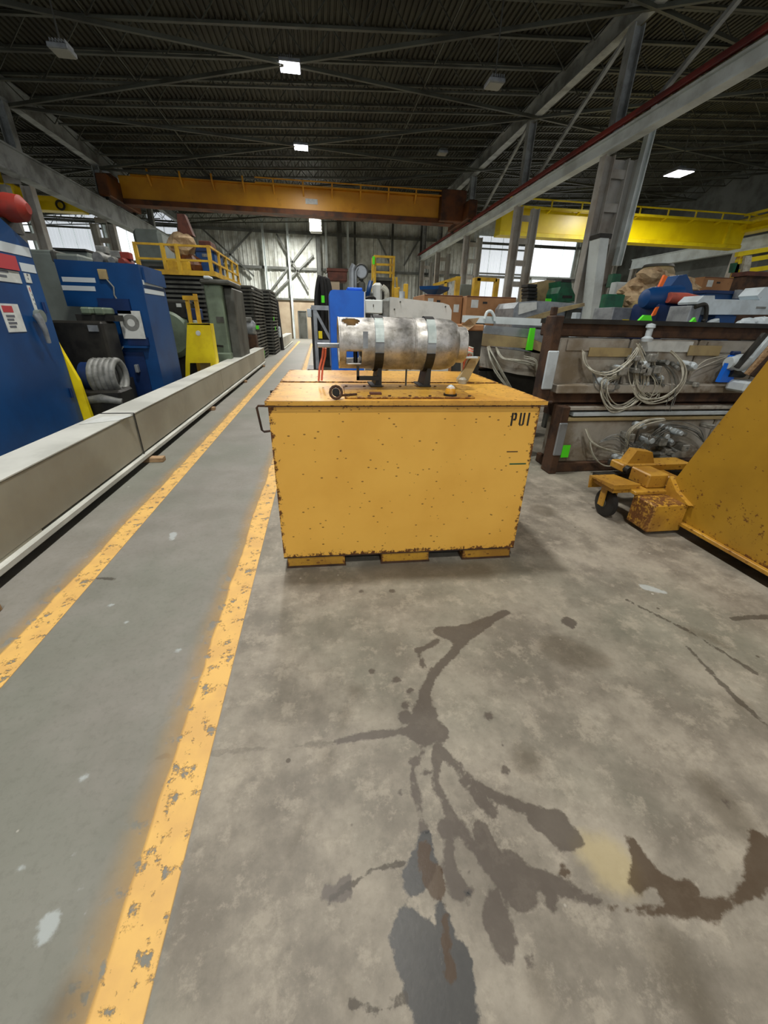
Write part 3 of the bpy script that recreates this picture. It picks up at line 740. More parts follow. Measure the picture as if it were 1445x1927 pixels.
# base rails with fork pockets
def base(b):
    pass
for x0, x1, n in ((-W2+.02, -W2+.40, 0), (-.145, .185, 1), (.43, W2-.02, 2)):
    wear(lb(lambda b: b.box(x0, .004, .006, x1, BD-.02, .078), 'base_skid', 'worn_yellow', bx), 'xz', .02)
    lb(lambda b: b.box(x0-.006, -.004, 0, x1+.006, BD-.02, .012), 'skid_runner', 'rusty', bx)
lb(lambda b: b.box(-W2+.40, .10, .0, -.145, .13, .078), 'pocket_back', 'black_metal', bx); lb(lambda b: b.box(.185, .10, 0, .43, .13, .078), 'pocket_back', 'black_metal', bx)
# lids
wear(lb(lambda b: [b.box(-W2-.012, -.02, BH, W2+.03, .70, BH+.012), b.box(-W2-.012, -.022, BH-.010, W2+.03, -.012, BH+.012)], 'front_lid', 'box_top', bx), 'x', .02)
wear(lb(lambda b: [b.box(-W2-.012, .715, BH+.006, W2+.012, BD+.015, BH+.018), b.box(-W2-.012, .712, BH-.0, W2+.012, .718, BH+.018)], 'rear_lid', 'box_top', bx), 'xy', .02)
lb(lambda b: b.cyl((-W2, .708, BH+.004), (W2, .708, BH+.004), .006, 8), 'hinge_seam', 'rusty', bx)
lb(lambda b: b.box(-W2-.014, -.024, BH-.019, W2+.03, -.02, BH-.014), 'lid_lip', 'rusty', bx, 'rusty lid lip')
lb(lambda b: b.cyl((W2, -.01, BH+.005), (W2+.06, -.01, BH+.005), .008, 10), 'hinge_pin', 'rusty', bx)
mp_ = wear(lb(lambda b: b.bbox(-.37, .05, BH+.012, .40, .46, BH+.024, .003), 'mounting_plate', 'worn_yellow', bx), 'xy', .015)
for i in range(7):
    for y in (.07, .44): lb(lambda b: b.lathe([(0, 0), (0, .009), (.006, .009), (.006, 0)], (-.35+i*.12, y, BH+.024), 'z', 6), 'bolt', 'rusty', mp_)
lb(lambda b: b.box(-.22, .12, BH+.024, -.15, .17, BH+.033), 'bolt_block', 'brown', mp_)
# left carrying handle
hd = lb(lambda b: b.tube([(-W2+.004, .02, 1.065), (-W2-.055, .02, 1.065), (-W2-.064, .02, 1.055), (-W2-.05, .02, .93), (-W2-.038, .02, .92), (-W2+.004, .02, .925)], .0065, 8), 'carry_handle', 'rusty', bx, 'rusty bent bar handle')
lb(lambda b: b.tube([(-W2+.004, .5, 1.07), (-W2-.05, .5, 1.07), (-W2-.05, .5, .96), (-W2+.004, .5, .95)], .0065, 8), 'carry_handle', 'rusty', bx, 'rusty bent bar handle')
# latch + stencil
lt = lb(lambda b: b.tube([(-.42+.032*math.cos(k*math.pi/6), .03+.012*math.sin(k*math.pi/6), BH+.052+.032*math.sin(k*math.pi/6)) for k in range(12)], .008, 8, True), 'latch_ring', 'rusty', bx)
lb(lambda b: b.lathe([(-.012, 0), (-.012, .022), (.012, .022), (.012, 0)], (-.42, .05, BH+.05), 'y', 16), 'latch_knob', 'black_metal', bx)
lb(lambda b: b.bar((-.42, .05, BH+.03), (-.30, .10, BH+.03), .012), 'latch_arm', 'rusty', bx)
def stencil(b, s, x, z, h):
    w = h*.42; t_ = w*.33; g = h*.035; sl = .0
    R_ = lambda a0, c0, a1, c1: b.box(x+a0, -.0025, z+c0, x+a1, .001, z+c1)
    if s == 'P': R_(0, 0, t_, h); R_(t_+g, h*.86, w*.9, h); R_(w-t_, h*.52, w, h*.93); R_(t_+g, h*.42, w*.9, h*.55)
    if s == 'U': R_(0, h*.08, t_, h); R_(w-t_, h*.08, w, h); R_(t_*.6, 0, w*.44, h*.13); R_(w*.56, 0, w-t_*.6, h*.13)
    if s == 'I': R_(0, 0, t_, h)
for ch, dx in (('P', 0), ('U', .052), ('I', .104)):
    lb(lambda b: stencil(b, ch, .622+dx, .948, .078), 'stencil_letter', 'black', bx, 'black stencilled letter')
lb(lambda b: b.box(.628, -.0015, .782, .70, .001, .788), 'paint_scratch', 'rusty', bx); lb(lambda b: b.box(.66, -.0015, .70, .77, .001, .708), 'paint_smear', 'green', bx, 'green paint smear')
# amber beacon
def wl(x, y, z):
    c_, s_ = math.cos(bx.rotation_euler.z), math.sin(bx.rotation_euler.z)
    return Vector((bx.location.x+x*c_-y*s_, bx.location.y+x*s_+y*c_, z))
p = wl(.26, .10, BH+.024)
o = thing('warning_beacon', 'small amber dome beacon on top of the yellow box', 'beacon', p)
sub(o, 'base_ring', 'black_metal', lambda b: b.lathe([(0, 0), (0, .040), (.012, .040), (.012, 0)], p, 'z', 24))
sub(o, 'dome', 'amber', lambda b: b.lathe([(.012, .033), (.035, .030), (.05, .022), (.058, .010), (.06, 0)], p, 'z', 24))
sub(o, 'dome_top', 'plate_white', lambda b: b.lathe([(.045, .026), (.056, .016), (.062, .004), (.063, 0)], p, 'z', 20))

# ------------------------------------------------------------------ aluminium tank on the box
TY, TZ, TR = 2.75, 1.368, .158
tk = thing('gas_tank', 'dented aluminium fuel cylinder strapped on its side on the yellow box', 'tank', (.12, TY, TZ))
prof = [(.33, .0), (.33, .149), (.345, .155), (.36, TR), (.56, TR), (.565, TR-.002), (.62, TR-.002), (.625, TR), (.80, TR), (.85, .150), (.885, .132), (.90, .10), (.905, 0)]
sub(tk, 'shell', 'tank', lambda b: b.lathe(prof, (0, TY, TZ), 'x', 48))
sub(tk, 'rear_ring', 'tank', lambda b: b.lathe([(.89, .11), (.95, .112), (.955, .108), (.95, .104), (.89, .102)], (0, TY, TZ), 'x', 40))
sub(tk, 'weld_seam', 'tank', lambda b: b.lathe([(.588, TR-.001), (.591, TR+.002), (.597, TR+.002), (.60, TR-.001)], (0, TY, TZ), 'x', 48))
def collar():
    b = B(); nx, na = 26, 72; x0, x1, r = .115, .345, .149
    grid = {}
    def cut(xm, am):     # am angle deg: 0 = toward camera(-y), 90 = up
        if ((xm-.195)/.05)**4 + ((am-60)/13)**2 < 1: return True
        if .155 < xm < .26 and (-52 < am < -14 or am > 158 or am < -142): return True
        return False
    for i in range(nx+1):
        for k in range(na):
            a = 2*math.pi*k/na; rr = r + (.003 if i in (0,) else 0)
            grid[i,k] = len(b.v); b.v.append((x0+(x1-x0)*i/nx, TY-rr*math.cos(a), TZ+rr*math.sin(a)))
    for i in range(nx):
        for k in range(na):
            am = 360*(k+.5)/na; am = am-360 if am > 180 else am
            if cut(x0+(x1-x0)*(i+.5)/nx, am): continue
            if -180 <= am <= -150 or 150 <= am: pass
            l = (k+1) % na; b.f.append((grid[i,k], grid[i+1,k], grid[i+1,l], grid[i,l]))
    o = b.build('guard_collar', 'tank', tk, smooth=True)
    m_ = o.modifiers.new('thick', 'SOLIDIFY'); m_.thickness = .005; m_.offset = 0
collar()
sub(tk, 'data_plate', 'galv', lambda b: [b.box(.262, TY-.152, TZ-.02, .292, TY-.143, TZ+.075)], 'grey data plate')
vl = sub(tk, 'outlet_valve', 'steel', lambda b: b.cyl((.16, TY-.02, TZ-.03), (.33, TY-.02, TZ-.03), .016, 14))
sub(vl, 'hand_wheel', 'black_metal', lambda b: b.cyl((.225, TY-.02, TZ-.115), (.225, TY-.02, TZ-.02), .014, 12))
sub(tk, 'outlet_pipe', 'galv', lambda b: b.bbox(-.02, TY-.05, TZ-.025, .2, TY-.01, TZ+.002, .004))
sub(tk, 'hose', 'orange_hose', lambda b: b.tube([(.02, TY, TZ-.03), (.012, TY+.01, TZ-.08), (-.01, TY+.02, TZ-.15), (-.02, TY+.02, TZ-.236)], .007, 8), 'salmon red gas hose')
sub(tk, 'hose', 'orange_hose', lambda b: b.tube([(.035, TY, TZ-.03), (.03, TY+.03, TZ-.08), (.01, TY+.04, TZ-.15), (.0, TY+.05, TZ-.236)], .007, 8), 'salmon red gas hose')
for x in (.365, .695):
    def band(b):
        n = 40; pts = [(TY-(TR+.004)*math.cos(2*math.pi*k/n), TZ+(TR+.004)*math.sin(2*math.pi*k/n)) for k in range(n)]
        pts2 = [(TY-(TR-.002)*math.cos(2*math.pi*k/n), TZ+(TR-.002)*math.sin(2*math.pi*k/n)) for k in range(n)]
        vs = []; w = .028
        for (y, z), (y2, z2) in zip(pts, pts2): vs += [(x-w, y, z), (x+w, y, z), (x-w, y2, z2), (x+w, y2, z2)]
        fs = []
        for k in range(n):
            l = (k+1) % n; fs += [(4*k, 4*k+1, 4*l+1, 4*l), (4*k+2, 4*l+2, 4*l+3, 4*k+3), (4*k, 4*l, 4*l+2, 4*k+2), (4*k+1, 4*k+3, 4*l+3, 4*l+1)]
        b.add(vs, fs); b.sm = True
    sb = sub(tk, 'strap_band', 'galv', band)
    def front(b, a0, a1, rr, w):
        n = 8
        for k in range(n):
            t0, t1 = [math.radians(a0+(a1-a0)*(k+e)/n) for e in (0, 1)]
            q = lambda t_, r_: (TY-r_*math.cos(t_), TZ+r_*math.sin(t_))
            (ya, za), (yb, zb), (yc, zc), (yd, zd) = q(t0, rr), q(t1, rr), q(t1, TR+.003), q(t0, TR+.003)
            b.add([(x-w, ya, za), (x+w, ya, za), (x+w, yb, zb), (x-w, yb, zb), (x-w, yd, zd), (x+w, yd, zd), (x+w, yc, zc), (x-w, yc, zc)], [(0,1,2,3), (0,3,7,4), (1,5,6,2), (0,4,5,1), (3,2,6,7)])
    sub(sb, 'buckle', 'buckle', lambda b: front(b, 6, 62, TR+.012, .026), 'shiny steel buckle')
    sub(sb, 'rubber_pad', 'black', lambda b: front(b, 62, 100, TR+.010, .029), 'dark pad')
    sub(sb, 'lower_strap', 'black_metal', lambda b: front(b, -85, -16, TR+.010, .028), 'black lower strap')
    f_ = sub(tk, 'cradle_foot', 'black_metal', lambda b: b.prism([(x-.02, BH+.034), (x+.025, BH+.034), (x+.025, TZ-TR+.02), (x-.0, TZ-TR+.02)], 'y', TY-.09, TY+.09))
    sub(f_, 'foot_plate', 'black_metal', lambda b: b.bbox(x-.05, TY-.10, BH+.0245, x+.03, TY+.10, BH+.036, .003))
sub(tk, 'rest_bracket', 'black_metal', lambda b: [b.box(.225, TY-.12, BH+.07, .37, TY-.09, BH+.095), b.box(.225, TY-.12, BH+.07, .240, TY-.09, BH+.155)])
sub(tk, 'support_pin', 'dark_steel', lambda b: b.cyl((.565, TY-.03, BH+.024), (.565, TY-.03, TZ-TR+.01), .006, 8))
# hoses and rag behind the right end of the tank
o = thing('hose_bundle', 'coiled red and white hoses on the box behind the right end of the tank', 'hoses', (1.02, 2.95, BH+.02))
for k in range(5):
    sub(o, 'hose', 'orange_hose' if k % 2 else 'hose', lambda b: b.tube([(.97+.01*k, 2.93, 1.29+.02*k), (1.02, 2.9+.02*k, 1.32+.01*k), (1.09, 2.93, 1.31+.008*k), (1.12-.02*k, 2.99, 1.25), (1.02+.01*k, 3.0, BH+.03)], .009, 8), 'red hose' if k % 2 else 'white hose')
sub(o, 'fitting', 'plate_white', lambda b: b.bbox(.99, 2.9, 1.27, 1.13, 2.94, 1.285, .004))
sub(o, 'support', 'tan', lambda b: b.prism([(1.01, BH+.014), (1.09, BH+.014), (1.17, 1.28), (1.1, 1.28)], 'y', 2.96, 3.0))
sub(o, 'cap', 'hose', lambda b: b.lathe([(0, 0), (0, .03), (.03, .03), (.045, .015), (.045, 0)], (1.03, 2.9, BH+.013), 'z', 16))

# ------------------------------------------------------------------ long beige beam on the left
lbm = thing('box_beam', 'very long beige box beam lying along the yellow line on the left', 'beam', (-2.1, 4, 0))
XF, XB, ZT = -2.0, -2.32, .56
ys = [.8, 4.54, 8.7, 15.7]
for y0, y1 in zip(ys[:-1], ys[1:]):
    s_ = sub(lbm, 'beam_section', 'beige_beam', lambda b: b.bbox(XB, y0, .13, XF, y1-.012, ZT-.004, .008))
    sub(s_, 'top_cap', 'beam_cap', lambda b: b.box(XB-.004, y0, ZT-.004, XF+.004, y1-.012, ZT+.004), 'off white top face')
sub(lbm, 'foot_web', 'black_metal', lambda b: b.box(XB+.03, .8, .055, XF-.05, 15.6, .13))
sub(lbm, 'bottom_rail', 'beam_cap', lambda b: b.bbox(XF-.04, .8, .065, XF+.035, 15.6, .115, .008), 'off white bottom rail')
sub(lbm, 'skirt', 'beige_beam', lambda b: b.box(XF-.012, .8, .115, XF-.002, 2.75, .135))
sub(lbm, 'strap', 'black', lambda b: [b.box(XF+.0045, 4.535, .115, XF+.008, 4.555, ZT), b.box(XB, 4.535, ZT+.0045, XF+.008, 4.555, ZT+.008)], 'thin black strap')
for (u, v), w in zip(((0, 4.62), (0, 1.98)), ('under the strap of', 'under the near end of')):
    p = Vector((-1.86, v, 0)); o = thing('timber_block', 'small raw timber block %s the beige beam' % w, 'wood block', (p.x, p.y, 0), 'blocks under the beige beam')
    sub(o, 'block', 'wood', lambda b: b.bbox(XF-.25, p.y-.04, 0, p.x+.03, p.y+.05, .054, .004))
for y in (7.5, 11, 14.8):
    o = thing('timber_block', 'raw timber block farther along under the beige beam, %s' % {7.5: 'third from the camera', 11: 'fourth from the camera', 14.8: 'at the far end'}[y], 'wood block', (XF, y, 0), 'blocks under the beige beam')
    sub(o, 'block', 'wood', lambda b: b.bbox(XF-.25, y-.04, 0, XF+.08, y+.05, .054, .004))
B().add([(-2.28, 4.05, ZT+.006), (-2.0, 4.2, ZT+.006), (-1.95, 4.42, ZT+.008), (-2.2, 4.34, ZT+.012), (-2.28, 4.05, ZT+.008), (-2.0, 4.2, ZT+.008), (-1.95, 4.42, ZT+.010), (-2.2, 4.34, ZT+.014)], [(0,3,2,1), (4,5,6,7), (0,1,5,4), (1,2,6,5), (2,3,7,6), (3,0,4,7)]).build('paper_sheet', 'white_paint')
tag(bpy.data.objects['paper_sheet'], 'white sheet of paper lying on the beige beam near its strap', 'paper')
o = thing('box_beam', 'second beige beam on the far left of the aisle beyond the dark stacks', 'beam', (-2.1, 24, 0))
s_ = sub(o, 'beam_section', 'beam_cap', lambda b: b.bbox(-2.35, 23.5, .1, -1.95, 31, .62, .02)); sub(o, 'bottom_rail', 'beam_cap', lambda b: b.box(-1.97, 23.5, .0, -1.9, 31, .09))

# ------------------------------------------------------------------ left machines
def sign_x(parent, x, u0, v0, u1, v1, head=.3, lines=4, name='sign', inkm='sign_ink', headm='sign_red'):
    a, c = PX(u0, v0, x), PX(u1, v1, x); y0, y1, z0, z1 = a.y, c.y, c.z, a.z
    z1 = (PX(u0, v0, x).z + PX(u1, v0, x).z)/2; z0 = (PX(u0, v1, x).z + PX(u1, v1, x).z)/2
    s_ = sub(parent, name, 'white_paint', lambda b: b.box(x, y0, z0, x+.006, y1, z1), 'white sign plate with a red header' if head else 'white sign plate')
    if head: sub(s_, 'header', headm, lambda b: b.box(x+.006, y0+.02, z1-(z1-z0)*head, x+.008, y0+(y1-y0)*.62, z1-.02), 'red header')
    for k in range(lines):
        z = z1-(z1-z0)*(head+.12+k*(.8-head)/max(lines,1))
        sub(s_, 'print_line', inkm, lambda b: b.box(x+.006, y0+.04, z-.014, x+.008, y0+(y1-y0)*(.5 if k % 2 else .6), z+.008))
    return s_
X1 = -3.3
o = thing('blue_machine', 'big dark blue machine cabinet with white stripes and warning signs at the left frame edge', 'machine', (-4.2, 4, 0))
sub(o, 'cabinet_body', 'blue', lambda b: b.prism([(2.2, 0), (6.0, 0), (6.0, 2.22), (5.62, 2.42), (2.2, 2.72)], 'x', -5.2, X1))
for (v0, v1) in ((452, 470), (484, 500)):
    za, zb_ = PX(28, v0+8, X1).z, PX(28, v1+8, X1).z
    sub(o, 'stripe', 'stripe', lambda b: b.box(X1, 3.2 if v0 < 460 else 5.72, zb_, X1+.004, 5.98, za), 'white stripe')
sg = sub(o, 'danger_panel', 'sign_red', lambda b: b.box(X1, 4.9, 1.92, X1+.02, 5.66, 2.06), 'red header panel'); 
sign_x(o, X1, -20, 508, 40, 530, 0, 2)
sign_x(o, X1, -3, 572, 50, 625, .3, 4)
sign_x(o, X1, 44, 515, 60, 532, 0, 2)
sign_x(o, X1, 50, 538, 70, 583, .25, 3)
sub(o, 'lever', 'galv', lambda b: b.tube([PX(68, 592, X1+.06), PX(74, 600, X1+.08), PX(84, 620, X1+.08), PX(92, 645, X1+.06)], [.045, .04, .03, .025], 10), 'grey lever handle')
sub(o, 'lever_hub', 'cab_grey', lambda b: b.lathe([(0, 0), (0, .07), (.06, .07), (.06, 0)], PX(70, 595, X1), 'x', 20))
for k in range(2): sub(o, 'hinge', 'blue_dark', lambda b: b.cyl((X1+.01, 5.9, .5+k*1.0), (X1+.01, 5.9, .62+k*1.0), .02, 10))
p = PX(20, 402, -3.7); 
o = thing('orange_red_motor', 'orange red and tan motor on top of the big blue cabinet', 'motor', (-3.4, 5.85, 2.35))
sub(o, 'motor_body', 'red', lambda b: b.lathe([(-.12, 0), (-.12, .08), (-.06, .12), (.08, .135), (.2, .12), (.26, .05), (.26, 0)], (-3.36, 5.85, 2.53), 'x', 24), 'orange red casing')
sub(o, 'end_bell', 'tan', lambda b: b.lathe([(-.42, 0), (-.42, .1), (-.3, .12), (-.12, .11), (-.12, 0)], (-3.36, 5.85, 2.53), 'x', 24))
sub(o, 'mount', 'black_metal', lambda b: b.prism([(-3.75, 2.30), (-3.3, 2.30), (-3.32, 2.42), (-3.7, 2.42)], 'y', 5.72, 5.98))

# yellow leaning guard beside it
o = thing('guard_bar', 'tall narrow yellow machine guard leaning beside the blue cabinet', 'guard', (-3.1, 6.0, 0))
def g1(b):
    pts = [(95, 618), (112, 650), (150, 715), (178, 800), (140, 800)]
    q = [P(u, v, 6.05) for u, v in pts]; zf = .0
    q = [(a.x, a.z) for a in q]
    b.prism(q[:3] + [(q[3][0]+.02, 0), (q[4][0]+.0, 0)], 'y', 6.02, 6.08)
sub(o, 'guard_plate', 'yellow_guard', g1); a = P(122, 700, 6.0); sub(o, 'warning_label', 'white_paint', lambda b: b.box(a.x-.07, 6.005, a.z-.03+.13, a.x+.02, 6.018, a.z+.02+.13)); sub(o, 'knob', 'hose_grey', lambda b: b.lathe([(0, 0), (0, .02), (.03, .02), (.03, 0)], (a.x, 5.99, a.z-.02), 'y', 12))

# grey cabinet between the blue machines
x0, z0, x1, z1 = rect(56, 470, 128, 601, 8.6)
o = thing('control_cabinet', 'plain grey-green metal cabinet between the two blue machines', 'cabinet', (x0, 8.6, 0))
sub(o, 'cabinet_body', 'cab_grey', lambda b: b.bbox(x0-.3, 8.6, 0, x1+.45, 9.5, z1, .02))
sub(o, 'door', 'cab_grey', lambda b: b.bbox(x0-.25, 8.585, .2, x1+.40, 8.6, z1-.06, .004)); sub(o, 'top_trim', 'black_metal', lambda b: b.box(x1-.05, 8.55, z1, x1+.45, 9.5, z1+.03)); sub(o, 'handle', 'galv', lambda b: b.bar((x1+.2, 8.57, 1.3), (x1+.2, 8.57, 1.5), .025))

# blue C-frame press
YB = 7.4
xa, zl, xc, zt = rect(113, 491, 258, 577, YB)
xs = -2.66
o = thing('blue_press', 'large blue C-frame press with white stripes and a round diagram sheet', 'machine', (-3.2, YB, 0))
zh = P(160, 577, YB).z; zn = P(210, 562, YB).z
xcol = P(215, 640, YB).x; xh = P(113, 530, YB).x
sub(o, 'frame', 'blue', lambda b: b.prism([(xh, zh), (xh-.0, zt), (xs, zt-.02), (xs, 0), (xcol-.02, 0), (xcol-.02, zh)], 'y', YB, 8.4))
sub(o, 'throat', 'blue_dark', lambda b: b.box(P(186,590,YB).x, YB+.25, .4, xcol-.02, 8.3, zh-.0))
sub(o, 'recess_lip', 'blue_dark', lambda b: b.box(P(185,560,YB).x, YB-.06, P(210,590,YB).z, P(243,560,YB).x, YB-.002, P(210,562,YB).z), 'dark recess block')
sub(o, 'head_step', 'blue', lambda b: b.prism([(YB+.1, zt-.05), (8.4, zt-.08), (8.4, zt-.27), (YB+.1, zt-.25)], 'x', xs-.3, xs+.03))
for v0, v1 in ((522, 531), (538, 547)):
    x0 = P(116, v0, YB).x; x1 = P(178, v0, YB).x; sub(o, 'stripe', 'stripe', lambda b: b.box(x0-.0, YB-.004, P(150, v1, YB).z, x1, YB, P(150, v0, YB).z), 'white stripe')
    z_a = P(262, v0+4, YB).z; z_b = P(262, v1+4, YB).z
    sub(o, 'stripe', 'stripe', lambda b: b.box(xs, YB+.04, z_b, xs+.004, 8.3, z_a), 'white stripe on the side')
x0, z0, x1, z1 = rect(230, 585, 271, 637, YB)
sh = sub(o, 'diagram_sheet', 'white_paint', lambda b: b.box(x0, YB-.06, z0, x1, YB-.045, z1), 'white sheet with a grey ring')
sub(sh, 'ring_print', 'hose_grey', lambda b: b.lathe([(-.062, .055), (-.062, .12), (-.0605, .12), (-.0605, .055)], ((x0+x1)/2, YB, (z0+z1)/2+.03), 'y', 32))
sub(sh, 'holder', 'blue_dark', lambda b: b.box(x0+.04, YB-.045, z0-.1, x1+.02, YB, z0+.02))
x0, z0, x1, z1 = rect(187, 507, 203, 526, YB)
pd = sub(o, 'hanging_tag', 'tan', lambda b: b.bbox(x0, YB-.04, z0, x1, YB-.004, z1, .004), 'beige hanging tag'); sub(pd, 'chain', 'hose_grey', lambda b: b.tube([(x1-.02, YB-.03, z0), (x1+.05, YB-.03, z0-.1), (x1+.03, YB-.03, z0-.2), (x1+.06, YB-.03, z0-.28)], .012, 6))
sub(o, 'shelf_edge', 'blue', lambda b: b.box(xcol-.1, YB-.1, P(230,650,YB).z-.03, P(280,650,YB).x, YB, P(230,650,YB).z))
for k in range(3): 
    sub(o, 'cable', 'hose_grey', lambda b: b.tube([P(232-k*4, 652, YB-.1), P(222-k*3, 668, YB-.12), P(226, 685, YB-.12), P(236-k*3, 700, YB-.1)], .010, 6))
sub(o, 'lower_panel', 'blue_dark', lambda b: b.bbox(xcol+.06, YB-.03, .1, xs-.2, YB, P(230,662,YB).z, .005))
sub(o, 'clamp', 'galv', lambda b: b.bbox(P(258,690,YB).x, YB-.12, P(258,700,YB).z, P(264,690,YB).x, YB-.03, P(258,685,YB).z, .01))
# top gear on the press
for (u0,v0,u1,v1,m,n_,w) in ((175,467,205,491,'hose_grey','gearmotor','grey lumpy gear motor on top of the blue press'), (206,474,226,493,'hose_grey','coupling','grey coupling on top of the blue press beside the gear motor'), (226,482,244,495,'red','red_motor','small dark red motor on top of the blue press'), (124,484,168,493,'cab_grey','low_duct','low grey duct on the left end of the blue press')):
    x0, z0, x1, z1 = rect(u0, v0, u1, v1, 7.9); z0 = zt-.02
    o2 = thing(n_, w, 'machine part', (x0, 7.9, z0))
    if n_ == 'low_duct': sub(o2, 'duct', m, lambda b: b.bbox(x0, 7.6, z0, x1, 8.2, z0+.12, .03)); sub(o2, 'duct_end', 'dark_steel', lambda b: b.bbox(x0-.08, 7.65, z0, x0, 8.15, z0+.16, .02))
    else:
        r_ = (x1-x0)*.42; sub(o2, 'housing', m, lambda b: b.lathe([(-.25, 0), (-.25, r_*.8), (-.18, r_), (.12, r_), (.2, r_*.6), (.2, 0)], ((x0+x1)/2, 8.0, z0+r_*.95), 'y', 20))
        sub(o2, 'foot', 'dark_steel', lambda b: b.box(x0+.02, 7.8, z0, x1-.02, 8.1, z0+.06)); sub(o2, 'terminal_box', m, lambda b: b.bbox((x0+x1)/2-.06, 7.9, z0+r_*1.8, (x0+x1)/2+.08, 8.05, z0+r_*1.8+.1, .01))
# dark machine with grey hose coil in front of the press
o = thing('dark_pump_unit', 'black machine block with a white label beneath the blue press head', 'machine', (-3.6, 7.0, 0))
x0, z0, x1, z1 = rect(118, 604, 196, 800, 6.75)
sub(o, 'block', 'black_metal', lambda b: b.bbox(x0, 6.75, .6, x1+.15, 7.2, P(160,604,6.75).z, .03)); sub(o, 'lower_frame', 'black', lambda b: b.box(x0, 6.9, 0, x1+.2, 7.2, .6))
x2, z2, x3, z3 = rect(163, 612, 182, 624, 6.7); sub(o, 'label_plate', 'galv', lambda b: b.box(x2, 6.735, z2, x3, 6.75, z3), 'pale label plate')
x2, z2, x3, z3 = rect(150, 578, 195, 592, 6.9); sub(o, 'tooling', 'green_grey', lambda b: [b.bbox(x2, 6.9, z2, (x2+x3)/2-.02, 7.25, z3, .02)], 'grey green tooling block'); sub(o, 'tooling', 'green_grey', lambda b: [b.bbox((x2+x3)/2+.02, 6.9, z2, x3, 7.25, z3, .02)], 'grey green tooling block')
sub(o, 'tooling_bed', 'black_metal', lambda b: b.box(x2-.1, 6.95, P(160,604,6.75).z, x3+.1, 7.25, z2))
o = thing('duct_coil', 'coiled grey ribbed duct hose behind the beige beam', 'duct hose', (-2.9, 6.2, 0))
p = P(192, 712, 6.2)
for k in range(5):
    cx_ = p.x-.13+.06*k
    sub(o, 'coil_turn', 'hose_grey', lambda b: b.tube([(cx_, 6.42+.21*math.cos(a*math.pi/10)+.1*(k-2)*.2, p.z+.21*math.sin(a*math.pi/10)) for a in range(20)], .045, 10, True))
sub(o, 'stand', 'black_metal', lambda b: [b.bbox(p.x-.35, 6.15, 0, p.x+.2, 6.6, p.z-.16, .03)]); sub(o, 'hub', 'blue_dark', lambda b: b.cyl((p.x-.32, 6.42, p.z), (p.x-.18, 6.42, p.z), .19, 24))
sub(o, 'loose_wrap', 'hose_grey', lambda b: b.tube([(p.x-.3, 6.16, p.z-.30), (p.x-.05, 6.14, p.z-.26), (p.x+.2, 6.16, p.z-.31)], [.05, .06, .04], 10))

# green grey side box right of press (electrical) + round drum
x0, z0, x1, z1 = rect(288, 612, 318, 760, 9.7)
o = thing('grey_pedestal', 'dull grey-green pedestal at the right side of the blue press', 'cabinet', (x0, 9.7, 0))
sub(o, 'body', 'cab_grey', lambda b: b.bbox(x0, 9.7, 0, x1, 10.2, P(300,612,9.7).z, .02)); sub(o, 'door', 'green_grey', lambda b: b.bbox(x0+.05, 9.69, .1, x1-.05, 9.7, P(300,640,9.7).z, .004))
o = thing('round_drum', 'beige grey rounded machine drum behind the yellow guard', 'drum', (-3, 10.5, 0))
p = P(325, 623, 10.6)
sub(o, 'drum_shell', 'tan' if 0 else 'green_grey', lambda b: b.lathe([(-.35, 0), (-.35, .42), (-.25, .52), (.5, .52), (.6, .4), (.6, 0)], (p.x, 10.6, p.z-.05), 'y', 36)); sub(o, 'drum_stand', 'black_metal', lambda b: b.box(p.x-.35, 10.4, 0, p.x+.45, 11.1, p.z-.45))
sub(o, 'black_case', 'black_metal', lambda b: b.bbox(P(312,580,10.3).x, 10.3, P(330,600,10.3).z, P(352,580,10.3).x, 10.9, P(330,566,10.3).z, .03), 'black case'); sub(o, 'case_label', 'white_paint', lambda b: b.box(P(332,575,10.29).x, 10.28, P(336,578,10.29).z, P(341,575,10.29).x, 10.3, P(336,571,10.29).z))
sub(o, 'blue_case', 'blue_dark', lambda b: b.bbox(P(350,590,10.2).x, 10.2, P(360,602,10.2).z, P(373,590,10.2).x, 10.6, P(360,580,10.2).z, .02), 'dark blue case')
# yellow open-bottom guard
YG = 9.7
def plate(pts, y): return [(lambda a: (a.x, a.z))(P(u, v, y)) for u, v in pts]
o = thing('yellow_guard', 'bright yellow sheet metal guard standing beyond the beige beam', 'guard', (-2.9, YG, 0))
q = plate([(352, 609), (395, 609), (409, 700), (409, 740), (398, 740), (396, 683), (357, 683), (358, 740), (350, 740), (349, 683)], YG)
q[3] = (q[3][0], .0); q[4] = (q[4][0], .0); q[7] = (q[7][0], .0); q[8] = (q[8][0], .0)
sub(o, 'front_sheet', 'yellow_guard', lambda b: b.prism(q, 'y', YG, YG+.03))
sub(o, 'side_sheet', 'yellow_guard', lambda b: b.add([(q[1][0], YG+.0, q[1][1]), (q[2][0], YG, q[2][1]), (q[3][0], YG, 0), (q[3][0], YG+.3, 0), (q[2][0], YG+.3, q[2][1]), (q[1][0], YG+.3, q[1][1])], [(0,1,2,3,4,5)]))
sub(o, 'top_sheet', 'yellow_guard', lambda b: b.box(q[0][0], YG, q[0][1]-.02, q[1][0], YG+.3, q[1][1]))
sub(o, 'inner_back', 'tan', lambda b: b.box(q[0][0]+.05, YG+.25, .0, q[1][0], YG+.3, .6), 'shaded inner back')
p = P(373, 627, YG); sub(o, 'round_label', 'white_paint', lambda b: b.lathe([(-.01, 0), (-.01, .05), (0, .05)], (p.x, YG, p.z), 'y', 20), 'round white label')
